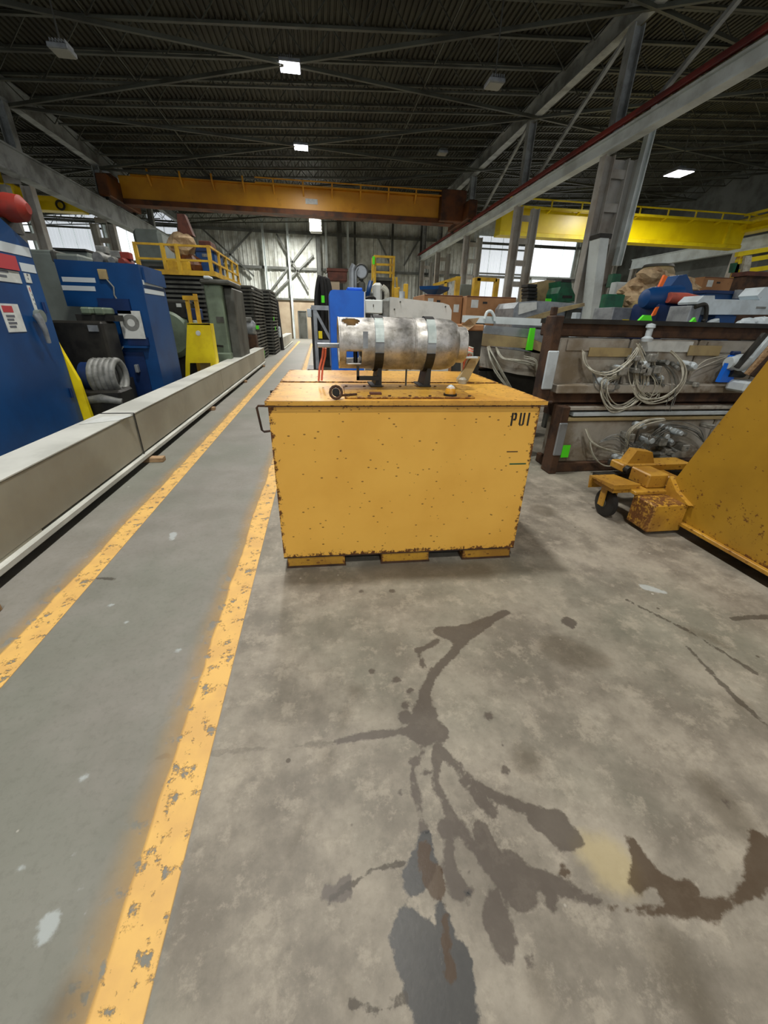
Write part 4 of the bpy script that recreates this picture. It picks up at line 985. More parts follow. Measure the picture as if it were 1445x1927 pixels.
# yellow lever frame behind
o = thing('yellow_yoke', 'yellow upright yoke frame behind the yellow guard', 'frame', (-3, 10.1, 0))
a = P(362, 553, 10.1)
sub(o, 'upright', 'yellow_rail', lambda b: b.bar((a.x+.05, 10.1, 0), (a.x+.05, 10.1, a.z), .09, .07)); sub(o, 'upright', 'yellow_rail', lambda b: b.bar((a.x-.13, 10.1, 0), (a.x-.13, 10.1, a.z-.05), .07, .07)); sub(o, 'crosspiece', 'yellow_rail', lambda b: b.bar((a.x-.2, 10.06, a.z-.08), (a.x+.1, 10.06, a.z-.08), .06, .08))

# green grey press column
o = thing('press_column', 'tall grey-green machine column with a small plate, left of the aisle', 'machine', (-2.7, 11.3, 0))
x0, z0, x1, z1 = rect(390, 533, 426, 700, 11.3)
sub(o, 'column_body', 'green_grey', lambda b: b.bbox(P(392,600,11.3).x, 11.3, 0, P(424,600,11.3).x, 12.6, P(405,535,11.3).z, .03))
sub(o, 'side_body', 'dark_steel', lambda b: b.bbox(P(424,600,11.3).x, 11.5, 0, P(434,600,11.3).x+.1, 13.0, P(430,540,11.3).z, .03), 'darker side')
sub(o, 'top_cap', 'dark_steel', lambda b: b.bbox(P(392,600,11.3).x-.05, 11.2, P(405,535,11.3).z, P(434,600,11.3).x+.1, 12.8, P(405,526,11.3).z, .03)); sub(o, 'top_block', 'plate_white', lambda b: b.bbox(P(396,600,11.3).x, 11.2, P(405,526,11.3).z, P(407,600,11.3).x, 11.6, P(405,520,11.3).z, .02), 'white block')
sub(o, 'name_plate', 'dark_steel', lambda b: b.box(P(407,600,11.3).x, 11.29, P(412,607,11.3).z, P(421,600,11.3).x, 11.3, P(412,596,11.3).z)); sub(o, 'valve', 'black_metal', lambda b: b.bar(P(402,650,11.2), P(420,652,11.2), .05)); sub(o, 'foot_box', 'green_grey', lambda b: b.bbox(P(400,680,11).x, 11.0, 0, P(436,680,11).x, 11.3, .7, .02))
# dark slatted stacks
def stack(x0, x1, y0, y1, z1, n, label, grp='dark stacks of slatted racks'):
    o = thing('rack_stack', label, 'rack stack', ((x0+x1)/2, y0, 0), grp)
    h = z1/n
    for k in range(n):
        z = k*h
        r_ = sub(o, 'rack_layer', 'dark_steel', lambda b: [b.box(x0, y0, z+h*.45, x1, y0+.05, z+h*.97), b.box(x1-.05, y0+.05, z+h*.45, x1, y1, z+h*.97), b.box(x0, y1-.05, z+h*.45, x1-.05, y1, z+h*.97)])
    for xx, yy in ((x0+.04, y0+.06), (x1-.08, y0+.06), (x1-.08, y1-.08), (x1-.08, (y0+y1)/2)):
        sub(o, 'corner_post', 'dark_steel', lambda b: b.box(xx-.05, yy, 0, xx+.03, yy+.06, z1))
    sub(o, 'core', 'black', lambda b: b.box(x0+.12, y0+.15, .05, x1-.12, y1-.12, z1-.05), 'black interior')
    return o
zA = P(350, 520, 13.5).z
stack(P(308,600,13.5).x, P(396,600,13.5).x, 13.5, 15.6, zA, 22, 'dark slatted rack stack under the yellow railed platform')
zB = P(470, 537, 16.4).z
sB = stack(P(436,600,16.4).x, -2.28, 16.4, 19.4, zB, 22, 'dark slatted rack stack beside the aisle, the nearer of two')
sC = stack(-3.6, -2.05, 20.1, 22.6, P(512,545,20.1).z, 20, 'dark slatted rack stack beside the aisle, the farther of two')
for (u, v, y, x, w) in ((515, 600, 17, -2.045, 'upper'), (518, 618, 17, -2.045, 'lower')):
    p = PX(u, v, x); tag(B().box(x, p.y-.1, p.z-.08, x+.01, p.y+.12, p.z+.08).build('green_tag', 'tag_green'), 'bright green tag on the side of the dark rack stacks, the %s one' % w, 'tag', 'green tags on the stacks')
# railed platform above the dark stack, blue container, fan housing
o = thing('railed_platform', 'platform with yellow tube railing on the dark stack', 'platform', (-5, 13.6, zA))
xa, xb_ = P(258, 500, 13.4).x, P(399, 500, 13.4).x; zd = zA+.02; y2 = 17.5
sub(o, 'deck_edge', 'yellow_rail', lambda b: [b.box(xa, 13.4, zd, xb_, 13.46, zd+.12)]); sub(o, 'deck_plate', 'dark_steel', lambda b: b.box(xa, 13.46, zd, xb_, y2, zd+.06)); sub(o, 'deck_edge', 'yellow_rail', lambda b: b.box(xb_, 13.4, zd, xb_+.06, y2, zd+.12))
for z in (zd+.36, zd+.7):
    sub(o, 'rail', 'yellow_rail', lambda b: b.bar((xa, 13.43, z), (xb_, 13.43, z), .05)); sub(o, 'rail', 'yellow_rail', lambda b: b.bar((xb_, 13.43, z), (xb_, y2, z), .05))
for u in (262, 312, 338, 397): x = P(u, 500, 13.43).x; sub(o, 'rail_post', 'yellow_rail', lambda b: b.bar((x, 13.43, zd), (x, 13.43, zd+.73), .09))
for k in range(1, 5): sub(o, 'rail_post', 'yellow_rail', lambda b: b.bar((xb_, 13.43+k*1.0, zd), (xb_, 13.43+k*1.0, zd+.73), .07))
sub(o, 'support_leg', 'dark_steel', lambda b: b.bar((xa+.1, 14, 0), (xa+.1, 14, zd), .15)); sub(o, 'support_leg', 'dark_steel', lambda b: b.bar((xa+.1, 17, 0), (xa+.1, 17, zd), .15))
x0, z0, x1, z1 = rect(369, 467, 398, 516, 14.6)
o = thing('blue_bin', 'blue container with a brown box on top inside the yellow railing', 'container', (x0, 14.6, zd))
sub(o, 'bin_body', 'blue', lambda b: b.bbox(x0, 14.6, zd+.06, x1+.1, 15.8, z1, .03)); sub(o, 'rim', 'blue_dark', lambda b: b.box(x0-.03, 14.56, z1-.08, x1+.13, 15.83, z1)); sub(o, 'print_line', 'hose_grey', lambda b: b.box(x0+.2, 14.59, z1-.22, x1-.1, 14.6, z1-.14)); sub(o, 'box_on_top', 'brown', lambda b: b.bbox(x0+.1, 14.8, z1, x1, 15.5, z1+.22, .02), 'brown box')
x0, z0, x1, z1 = rect(341, 455, 362, 516, 14.4)
o = thing('tan_crumpled_load', 'heap of tan and red parts on the yellow railed platform', 'heap', (x0, 14.4, zd))
def lump(b, c, r, sx=1, sy=1, sz=1, n=10, jit=.25, seed=0):
    rnd = random.Random(seed); vs = []; fs = []
    for i in range(n//2+1):
        th = math.pi*i/(n//2)
        for k in range(n):
            ph = 2*math.pi*k/n; rr = r*(1+jit*(rnd.random()-.5)*2)
            vs.append((c[0]+sx*rr*math.sin(th)*math.cos(ph), c[1]+sy*rr*math.sin(th)*math.sin(ph), c[2]+sz*r*math.cos(th)*(1+jit*(rnd.random()-.5))))
    for i in range(n//2):
        for k in range(n):
            l = (k+1) % n; fs.append((i*n+k, (i+1)*n+k, (i+1)*n+l, i*n+l))
    b.add(vs, fs)
sub(o, 'lower_lump', 'orange_dark', lambda b: lump(b, ((x0+x1)/2, 14.6, zd+.35), .38, 1, .8, .8, 12, .2, 1)); sub(o, 'tan_lump', 'kraft', lambda b: lump(b, ((x0+x1)/2-.1, 14.6, zd+.85), .36, 1.1, .8, .9, 12, .25, 2)); sub(o, 'red_part', 'brown', lambda b: b.prism([((x0+x1)/2-.15, zd+1.1), ((x0+x1)/2+.25, zd+1.1), ((x0+x1)/2+.1, zd+1.6), ((x0+x1)/2-.1, zd+1.6)], 'y', 14.5, 14.8), 'dark red part')
o = thing('yellow_crate_pair', 'two squat yellow machine blocks behind the platform railing', 'machine', (P(320,500,14).x, 14, zd))
for u0, u1 in ((314, 336), (341, 356)):
    x0, z0, x1, z1 = rect(u0, 490, u1, 515, 14.1); sub(o, 'block', 'yellow_rail', lambda b: b.bbox(x0, 14.0, zd+.06, x1, 14.5, z1, .03))
sub(o, 'tie_bar', 'orange_dark', lambda b: b.box(P(318,500,14.1).x, 14.2, zd+.3, P(350,500,14.1).x, 14.3, zd+.45))
x0, z0, x1, z1 = rect(253, 430, 306, 498, 18.2)
o = thing('fan_housing', 'large dull grey duct housing behind the yellow platform railing', 'duct', (x0, 18.2, 0))
sub(o, 'housing', 'cab_grey', lambda b: b.bbox(x0, 18.2, z0, x1, 19.6, z1, .12)); sub(o, 'lower_case', 'dark_steel', lambda b: b.bbox(x0+.3, 18.3, 0, x1+.5, 19.6, z0, .05)); sub(o, 'flange', 'dark_steel', lambda b: b.box(x0-.04, 18.15, z0-.05, x1+.04, 19.6, z0+.03))
# grey motor unit in front of the dark stack
x0, z0, x1, z1 = rect(452, 600, 489, 636, 15.75)
o = thing('teal_grey_motor', 'teal grey gear motor on a rusty stand before the slatted stack', 'motor', (x0, 15.75, 0))
zc = (z0+z1)/2
sub(o, 'motor_body', 'galv', lambda b: b.lathe([(0, 0), (0, .22), (.08, .26), (.42, .26), (.5, .18), (.5, 0)], (x0, 16.0, zc), 'x', 24)); sub(o, 'junction_box', 'hose_grey', lambda b: b.bbox(x0+.08, 15.8, zc+.2, x0+.38, 16.1, zc+.36, .02)); sub(o, 'shaft_end', 'dark_steel', lambda b: b.cyl((x0+.5, 16.0, zc), (x0+.64, 16.0, zc), .1, 16)); sub(o, 'stand', 'rusty', lambda b: b.bbox(x0+.05, 15.8, 0, x0+.5, 16.2, zc-.2, .02))
p = P(484, 616, 15.7); sub(o, 'green_tag', 'tag_green', lambda b: b.box(p.x-.05, 15.72, p.z-.06, p.x+.05, 15.735, p.z+.06))
p = P(497, 665, 15.9); tag(B().prism([(p.x-.04, p.z+.12), (p.x+.05, p.z+.1), (p.x+.03, p.z-.2), (p.x-.01, p.z-.1)], 'y', 15.72, 15.74).build('green_ribbon', 'tag_green'), 'pale green ribbon on the far end of the beige beam', 'ribbon')
# black frame beyond the stacks
o = thing('hose_arch', 'black upright loop frame beyond the dark stacks on the left', 'frame', (-2.3, 23.2, 0))
sub(o, 'loop', 'black', lambda b: b.tube([(-2.75, 23.2, .0), (-2.75, 23.2, 2.35), (-2.6, 23.2, 2.55), (-2.25, 23.2, 2.5), (-2.1, 23.2, 2.3), (-2.0, 23.2, 0)], .09, 8)); sub(o, 'cover', 'plate_white', lambda b: b.bbox(-2.35, 22.95, .62, -2.0, 23.15, 1.15, .05), 'white cover')
#PART3
# ------------------------------------------------------------------ right: yellow self dumping hopper
XH = 2.8
hp = thing('dumping_hopper', 'large yellow steel tipping hopper with fork tubes and casters at the right frame edge', 'hopper', (3.4, 1.6, 0))
side = [(.35, .10), (2.42, .10), (2.50, .16), (2.60, .345), (2.42, .86), (2.25, 1.33), (2.12, 1.72), (.35, 1.72)]
def wear2(o): return wear(o, 'yz', .03)
wear2(sub(hp, 'side_plate', 'hopper_yellow', lambda b: b.prism(side, 'x', XH, XH+.012)))
wear2(sub(hp, 'side_plate', 'hopper_yellow', lambda b: b.prism(side, 'x', XH+1.5, XH+1.512)))
sub(hp, 'front_slope', 'hopper_yellow', lambda b: b.prism([(2.58, .35), (2.60, .36), (2.13, 1.72), (2.11, 1.71)], 'x', XH+.012, XH+1.5))
sub(hp, 'bottom_sheet', 'hopper_yellow', lambda b: b.box(XH+.012, .35, .12, XH+1.5, 2.45, .135))
wear(sub(hp, 'bottom_flange', 'worn_yellow', lambda b: b.bbox(XH-.035, .35, .085, XH+.0, 2.40, .115, .004)), 'y', .02)
sub(hp, 'base_channel', 'black_metal', lambda b: b.box(XH+.08, .35, .05, XH+.22, 2.3, .098), 'dark base channel'); sub(hp, 'base_channel', 'black_metal', lambda b: b.box(XH+1.2, .35, .05, XH+1.35, 2.3, .098), 'dark base channel')
wear(sub(hp, 'fork_tube', 'worn_yellow', lambda b: b.bbox(2.50, 2.38, .03, 2.80, 2.62, .27, .012)), 'xz', .02)
sub(hp, 'tube_ledge', 'worn_yellow', lambda b: b.bbox(2.48, 2.58, .27, 2.86, 2.74, .30, .005))
sub(hp, 'weld_gusset', 'worn_yellow', lambda b: b.prism([(2.35, .27), (2.60, .27), (2.60, .42), (2.5, .33)], 'x', 2.76, 2.80))
for x, y in ((2.41, 2.78), (4.1, 2.78)):
    c_ = sub(hp, 'caster_wheel', 'black', lambda b: b.lathe([(-.035, 0), (-.035, .095), (-.02, .12), (.02, .12), (.035, .095), (.035, 0)], (x, y, .12), 'x', 28), 'black rubber caster wheel')
    sub(c_, 'hub', 'dark_steel', lambda b: b.cyl((x-.04, y, .12), (x+.04, y, .12), .04, 16))
    sub(hp, 'caster_fork', 'worn_yellow', lambda b: [b.bbox(x-.07, y-.12, .26, x+.17, y+.14, .29, .004), b.box(x-.06, y-.03, .1, x-.045, y+.03, .262), b.box(x+.045, y-.03, .1, x+.06, y+.03, .262)])
sub(hp, 'caster_guard', 'worn_yellow', lambda b: b.prism([(2.64, .30), (2.92, .30), (2.94, .20), (2.96, .31), (2.64, .34)], 'x', 2.32, 2.56))
sub(hp, 'front_block', 'worn_yellow', lambda b: b.bbox(2.62, 2.64, .30, 2.80, 2.86, .42, .01))
lk = sub(hp, 'latch_frame', 'worn_yellow', lambda b: b.bbox(2.62, 2.95, .33, 3.3, 3.12, .40, .01), 'worn yellow latch bar')
sub(lk, 'latch_plate', 'worn_yellow', lambda b: b.prism([(2.68, .40), (2.95, .40), (2.9, .5), (2.74, .52)], 'y', 2.98, 3.08)); sub(lk, 'pivot', 'black_metal', lambda b: b.cyl((2.66, 2.9, .36), (2.66, 3.16, .36), .035, 14))
sub(hp, 'front_axle', 'black_metal', lambda b: b.bar((2.45, 3.05, .24), (4.2, 3.05, .24), .08, .10)); sub(hp, 'rocker_arm', 'worn_yellow', lambda b: b.bbox(2.95, 2.62, .18, 3.05, 3.1, .34, .01)); sub(hp, 'rocker_arm', 'worn_yellow', lambda b: b.bbox(3.95, 2.62, .18, 4.05, 3.1, .34, .01))

# ------------------------------------------------------------------ right: two stacked mould machines with hoses
def crom(pts, n=6):
    pts = [Vector(p) for p in pts]; out = []
    for i in range(len(pts)-1):
        a, b_, c, d = pts[max(i-1, 0)], pts[i], pts[i+1], pts[min(i+2, len(pts)-1)]
        for k in range(n):
            t_ = k/n; out.append(.5*((2*b_)+(c-a)*t_+(2*a-5*b_+4*c-d)*t_*t_+(3*b_-a-3*c+d)*t_**3))
    out.append(pts[-1]); return out
rh = random.Random(11)
def hoses(parent, path, y, n, r=.007, spread=7, m='hose', dy=.10):
    for k in range(n):
        ox, oy = rh.uniform(-spread, spread), rh.uniform(-spread, spread)
        pts = [P(u+ox*(.3 if i in (0, len(path)-1) else 1)+rh.uniform(-2, 2), v+oy*(.3 if i in (0, len(path)-1) else 1)+rh.uniform(-2, 2), y-rh.uniform(0, dy)*(math.sin(math.pi*i/(len(path)-1)))) for i, (u, v) in enumerate(path)]
        sub(parent, 'hose', m, lambda b: b.tube(crom(pts, 5), r*rh.uniform(.8, 1.15), 6))
def vz(v, y, u=1200): return P(u, v, y).z
YU = 4.0; x1u = 5.6
um_ = thing('mould_machine', 'dirty grey mould machine with tangled white hoses, the upper of two stacked', 'machine', (3.8, YU, .78))
sub(um_, 'top_beam', 'rusty', lambda b: b.bbox(2.33, YU+.02, vz(636,YU), x1u, YU+.30, vz(609,YU), .012), 'rusty top beam')
sub(um_, 'top_strip', 'black_metal', lambda b: b.box(2.33, YU-.03, vz(612,YU), x1u-.6, YU+.32, vz(603,YU)))
for k in range(4):
    xa = 2.42+k*.82
    pn = sub(um_, 'casting_panel', 'mold', lambda b: b.bbox(xa, YU+.03, vz(734,YU), xa+.80, YU+.26, vz(638,YU), .015))
    sub(pn, 'recess_plate', 'white_paint' if k % 2 else 'mold', lambda b: b.bbox(xa+.08, YU+.012, vz(662,YU), xa+.72, YU+.03, vz(641,YU), .004))
for k, (u0, v0, u1, v1) in enumerate(((1110, 655, 1190, 672), (1300, 648, 1360, 668))):
    sub(um_, 'stained_plate', 'tan', lambda b: b.bbox(P(u0,v0,YU).x, YU-.005, vz(v1,YU), P(u1,v0,YU).x, YU+.012, vz(v0,YU), .003), 'tan stained plate')
sub(um_, 'ledge', 'mold', lambda b: b.bbox(2.42, YU-.10, vz(734,YU)-.02, x1u, YU+.03, vz(722,YU), .01))
sub(um_, 'bottom_beam', 'rusty', lambda b: b.bbox(2.36, YU-.02, vz(757,YU), x1u, YU+.28, vz(736,YU), .01), 'rusty bottom beam')
ep = sub(um_, 'end_post', 'rusty', lambda b: b.bbox(2.27, YU-.06, vz(757,YU), 2.37, YU+.12, vz(598,YU), .01), 'rusty end post')
a = P(1033, 660, YU-.08); c = P(1026, 733, YU-.08)
sub(ep, 'end_plate', 'plate_white', lambda b: b.bbox(2.255, YU-.085, c.z, 2.375, YU-.061, a.z, .01), 'pale end plate')
sub(ep, 'post_top', 'rusty', lambda b: b.bbox(2.28, YU+.02, vz(598,YU), 2.33, YU+.08, vz(582,YU), .006))
tv = sub(um_, 'top_valve', 'plate_white', lambda b: b.lathe([(0, 0), (0, .05), (.03, .055), (.05, .03), (.12, .03), (.13, .045), (.16, .04), (.17, 0)], (P(1217,640,YU-.06).x, YU-.06, vz(642,YU)), 'z', 16), 'white valve')
# fittings cluster
for k in range(26):
    u, v = rh.gauss(1215, 42), rh.gauss(690, 18); u = min(max(u, 1120), 1300); v = min(max(v, 655), 722); p = P(u, v, YU-.05); s_ = rh.uniform(.022, .05)
    if k % 3 == 0: sub(um_, 'fitting', 'clear', lambda b: b.bbox(p.x-s_, YU-.14, p.z-s_, p.x+s_, YU+.04, p.z+s_*.8, .01))
    elif k % 3 == 1: sub(um_, 'fitting', 'plate_white', lambda b: b.lathe([(-.11, 0), (-.11, s_*.6), (-.07, s_), (.03, s_), (.03, 0)], (p.x, YU, p.z), 'y', 14))
    else: sub(um_, 'fitting', 'hose_grey', lambda b: b.cyl((p.x, YU+.03, p.z), (p.x+rh.uniform(-.05, .05), YU-.12, p.z+rh.uniform(-.05, .05)), s_*.55, 10))
hoses(um_, [(1200,648),(1213,690),(1210,735),(1185,762),(1155,768),(1138,745),(1140,715),(1165,700),(1192,678)], YU-.06, 10, .006, 7)
hoses(um_, [(1098,662),(1103,688),(1130,706),(1165,698),(1195,668),(1202,650)], YU-.05, 6, .006, 5)
hoses(um_, [(1262,662),(1284,688),(1282,720),(1255,748),(1215,755),(1196,735),(1200,700)], YU-.06, 8, .006, 5)
hoses(um_, [(1205,655),(1190,690),(1198,730),(1225,750),(1240,720),(1225,690),(1235,665)], YU-.05, 8, .005, 8, 'hose')
hoses(um_, [(1115,700),(1125,725),(1150,735),(1160,715)], YU-.05, 4, .004, 5, 'hose_grey')
hoses(um_, [(1240,680),(1262,700),(1268,730),(1258,765),(1255,780)], YU-.07, 5, .004, 6, 'hose_grey')
hoses(um_, [(1300,700),(1330,680),(1372,668)], YU-.05, 2, .004, 3, 'hose')
p0, p1 = P(1378, 668, YU-.1), P(1357, 718, YU-.1)
o = thing('blue_cover', 'blue oblong cover plate leaning on the upper mould machine', 'cover', (p1.x, YU-.12, p1.z))
sub(o, 'cover_plate', 'blue_plastic', lambda b: b.prism([(p1.x-.09, p1.z), (p1.x+.07, p1.z+.0), (p0.x+.09, p0.z), (p0.x-.06, p0.z+.0)], 'y', YU-.16, YU-.11)); sub(o, 'top_hook', 'blue_dark', lambda b: b.bbox(p0.x-.05, YU-.15, p0.z, p0.x+.05, YU-.10, p0.z+.04, .01))
# white and brown rods at the right edge
o = thing('rod_bundle', 'pale and brown rods leaning at the right end of the mould machine', 'rods', (4.6, YU-.3, .85))
for k, (a, c, m_) in enumerate((((1395, 700), (1452, 632), 'plate_white'), ((1385, 692), (1440, 628), 'black_metal'), ((1405, 705), (1462, 640), 'wood'), ((1415, 708), (1470, 650), 'rusty'))):
    sub(o, 'rod', m_, lambda b: b.bar(P(*c, YU-.22-.05*k), P(*a, YU-.18-.05*k), .05, .04))
sub(o, 'grey_block', 'plate_white', lambda b: b.bbox(P(1370,720,YU-.15).x, YU-.35, vz(735,YU-.2,1390), P(1400,720,YU-.15).x+.1, YU-.12, vz(715,YU-.2,1390), .02)); sub(o, 'coupling', 'plate_white', lambda b: b.lathe([(-.1, 0), (-.1, .06), (0, .09), (.1, .09), (.12, 0)], P(1385, 683, YU-.15), 'x', 18)); sub(o, 'dark_collar', 'black_metal', lambda b: b.cyl(P(1372, 700, YU-.15), P(1398, 702, YU-.15), .05, 16))
YL = 3.85; xl0 = 2.47
lm_ = thing('mould_machine', 'dirty grey mould machine standing on the floor, the lower of two stacked', 'machine', (3.8, YL, 0))
sub(lm_, 'top_beam', 'rusty', lambda b: b.box(xl0+.08, YL+.1, vz(790,YL), 5.4, YL+.45, vz(760,YU-.02)), 'rusty top beam')
for (v0, v1, m_, dx) in ((766, 772, 'mold', 0), (776, 783, 'plate_white', .1), (786, 792, 'tan', 0)):
    sub(lm_, 'edge_strip', m_, lambda b: b.bbox(xl0+.08+dx, YL+.02, vz(v1,YL), 5.4, YL+.12, vz(v0,YL), .004))
for k in range(3):
    xa = xl0+.12+k*.95
    sub(lm_, 'casting_panel', 'mold', lambda b: b.bbox(xa, YL+.05, .10, xa+.93, YL+.4, vz(793,YL), .015))
sub(lm_, 'bottom_beam', 'rusty', lambda b: b.bbox(xl0+.08, YL-.0, 0, 5.4, YL+.42, .11, .01), 'rusty bottom beam')
ep = sub(lm_, 'end_post', 'rusty', lambda b: b.bbox(xl0, YL-.05, 0, xl0+.09, YL+.14, vz(763,YL), .01), 'rusty end post')
a = P(1037, 797, YL-.08); c = P(1030, 862, YL-.08)
sub(ep, 'end_plate', 'galv', lambda b: b.bbox(xl0-.012, YL-.075, c.z+.02, xl0+.085, YL-.051, a.z, .01), 'grey end plate')
p = P(1060, 849, YL+.03); tag(B().box(p.x-.045, YL-.012, p.z-.06, p.x+.045, YL-.004, p.z+.08).build('green_tag', 'tag_green'), 'bright green tag on the lower mould machine near its left end', 'tag')
for k in range(28):
    u, v = rh.gauss(1235, 42), rh.gauss(835, 18); u = min(max(u, 1130), 1330); v = min(max(v, 800), 862); p = P(u, v, YL-.02); s_ = rh.uniform(.022, .05)
    if k % 3 == 0: sub(lm_, 'fitting', 'clear', lambda b: b.bbox(p.x-s_, YL-.1, p.z-s_, p.x+s_, YL+.06, p.z+s_*.8, .01))
    elif k % 3 == 1: sub(lm_, 'fitting', 'plate_white', lambda b: b.lathe([(-.11, 0), (-.11, s_*.6), (-.07, s_), (.05, s_), (.05, 0)], (p.x, YL, p.z), 'y', 14))
    else: sub(lm_, 'fitting', 'hose_grey', lambda b: b.cyl((p.x, YL+.05, p.z), (p.x+rh.uniform(-.05, .05), YL-.1, p.z+rh.uniform(-.05, .05)), s_*.55, 10))
hoses(lm_, [(1103,808),(1115,832),(1140,846),(1165,852)], YL-.04, 4, .007, 3)
hoses(lm_, [(1106,820),(1112,855),(1135,876),(1160,872),(1172,848)], YL-.04, 3, .006, 4)
hoses(lm_, [(1178,848),(1186,815),(1215,795),(1250,790)], YL-.04, 7, .007, 6)
hoses(lm_, [(1150,850),(1185,860),(1212,862)], YL-.04, 3, .005, 3)
hoses(lm_, [(1215,850),(1235,815),(1270,800),(1310,812),(1325,830)], YL-.04, 7, .005, 8, 'hose_grey')
hoses(lm_, [(1130,830),(1160,820),(1190,838),(1220,825)], YL-.04, 5, .004, 8, 'hose_grey')
# grey wrapped roll beside the lower machine
o = thing('wrapped_roll', 'grey wrapped roll standing between the yellow box and the mould machine', 'roll', (2.25, 4.35, 0))
sub(o, 'roll', 'hose_grey', lambda b: b.lathe([(0, 0), (0, .12), (.05, .13), (.55, .11), (.6, .05), (.6, 0)], (2.42, 4.5, 0), 'z', 20)); sub(o, 'loose_end', 'galv', lambda b: b.tube([(2.3, 4.4, .02), (2.38, 4.32, .05), (2.5, 4.3, .03)], .03, 8))

# ------------------------------------------------------------------ tan machine behind the box on the right
YT = 5.2
o = thing('tan_mould_machine', 'tan and brown machine with white cables behind the right corner of the yellow box', 'machine', (2.6, YT, 0))
q = plate([(906, 627), (1000, 637), (1036, 652), (1036, 668), (1000, 656), (906, 650)], YT)
sub(o, 'tan_panel', 'tan', lambda b: b.prism(q, 'y', YT, YT+.5))
q = plate([(900, 650), (1036, 668), (1030, 712), (975, 705), (905, 690)], YT+.02); sub(o, 'casting', 'mold', lambda b: b.prism(q, 'y', YT+.03, YT+.5))
sub(o, 'base', 'black_metal', lambda b: b.box(P(905,700,YT).x, YT+.08, 0, P(1030,700,YT).x, YT+.6, vz(700,YT,950)), 'dark base')
q = plate([(915, 612), (1040, 622), (1036, 652), (1000, 636), (906, 627)], YT+.05); sub(o, 'rear_panel', 'galv', lambda b: b.prism(q, 'y', YT+.06, YT+.5))
hoses(o, [(918, 652), (935, 690), (962, 735)], YT-.1, 8, .009, 7)
hoses(o, [(933, 655), (945, 674), (985, 682), (1020, 690)], YT-.04, 5, .008, 4)
hoses(o, [(985, 672), (1008, 680), (1010, 700), (1018, 702)], YT-.04, 3, .007, 3)
p = P(999, 640, YT-.05); tag(B().prism([(p.x-.04, p.z-.12), (p.x+.04, p.z-.12), (p.x+.03, p.z+.14), (p.x-.03, p.z+.14)], 'y', YT-.06, YT-.02).build('green_ribbon', 'tag_green'), 'bright green ribbon hanging on the tan machine behind the yellow box', 'ribbon')
o = thing('white_rail', 'long pale steel rail lying on top of the tan machine', 'rail', (2.6, YT+.7, 1.5))
a, c = P(872, 600, 5.9), P(1095, 610, 5.9); sub(o, 'rail_bar', 'white_steel', lambda b: b.bar((a.x, 5.9, a.z), (c.x, 5.9, c.z), .12, .09)); sub(o, 'under_bar', 'dark_steel', lambda b: b.bar((a.x+.2, 5.85, a.z-.12), (c.x-.3, 5.85, c.z-.10), .08, .06)); sub(o, 'sleeve', 'black_metal', lambda b: b.bar((c.x-.75, 5.8, c.z-.1), (c.x-.3, 5.8, c.z-.1), .1, .09)); sub(o, 'stand', 'dark_steel', lambda b: b.box(a.x+.2, 5.85, 0, a.x+.3, 5.95, a.z-.05)); sub(o, 'stand', 'dark_steel', lambda b: b.box(c.x-.3, 5.85, 0, c.x-.2, 5.95, c.z-.05)); sub(o, 'hook', 'white_steel', lambda b: b.tube(crom([P(912,600,5.8), P(916,588,5.8), P(924,586,5.8), P(930,596,5.8), P(931,604,5.8)], 4), .02, 8))
# crumpled tan paper and a small carton beside the tank
p = P(880, 607, 4.3); o = thing('crumpled_paper', 'crumpled tan paper poking up behind the right end of the tank', 'paper', p)
sub(o, 'sheet', 'kraft', lambda b: b.add([P(868, 612, 4.3), P(882, 600, 4.25), P(902, 598, 4.35), P(893, 612, 4.3), P(880, 622, 4.2), P(872, 620, 4.4)], [(0,1,3), (1,2,3), (0,3,4), (0,4,5)])); sub(o, 'small_carton', 'card', lambda b: b.bbox(P(872,610,4.4).x, 4.3, P(880,622,4.4).z, P(905,610,4.4).x, 4.7, P(880,610,4.4).z, .01)); sub(o, 'support_case', 'black_metal', lambda b: b.box(P(872,610,4.4).x, 4.32, 0, P(905,610,4.4).x, 4.68, P(880,622,4.4).z))

# cardboard boxes
def gaylord(u0, v0, u1, v1, y, label, d=1.1):
    x0, z0, x1, z1 = rect(u0, v0, u1, v1, y)
    o = thing('cardboard_box', label, 'box', ((x0+x1)/2, y, 0), 'big cardboard boxes')
    sub(o, 'box_body', 'card', lambda b: b.bbox(x0, y, .12, x1, y+d, z1, .01)); sub(o, 'pallet', 'wood', lambda b: [b.box(x0, y, 0, x1, y+d, .02), b.box(x0, y, .1, x1, y+d, .12), b.box(x0, y, .02, x0+.1, y+d, .1), b.box(x1-.1, y, .02, x1, y+d, .1)])
    sub(o, 'seam_strip', 'brown', lambda b: b.box(x0+.005, y-.006, z1-.02, x1-.005, y, z1-.005))
    for f in (.10, .78): sub(o, 'paper_label', 'white_paint', lambda b: b.box(x0+(x1-x0)*f, y-.004, z1-.32+.1*(f<.5), x0+(x1-x0)*(f+.14), y, z1-.17+.1*(f<.5)))
    sub(o, 'hand_hole', 'black', lambda b: b.box(x0+(x1-x0)*.33, y-.003, z1-.14, x0+(x1-x0)*.42, y, z1-.10))
    return o
gaylord(876, 558, 969, 604, 9.0, 'big brown cardboard box with white labels, right one of the pair behind the tank')
gaylord(797, 555, 869, 604, 9.2, 'big brown cardboard box with white labels, left one of the pair behind the tank')
p = P(963, 597, 8.95); tag(B().box(p.x-.06, 8.96, p.z-.1, p.x+.05, 8.985, p.z+.08).build('green_tag', 'tag_green'), 'bright green tag on the right cardboard box', 'tag')
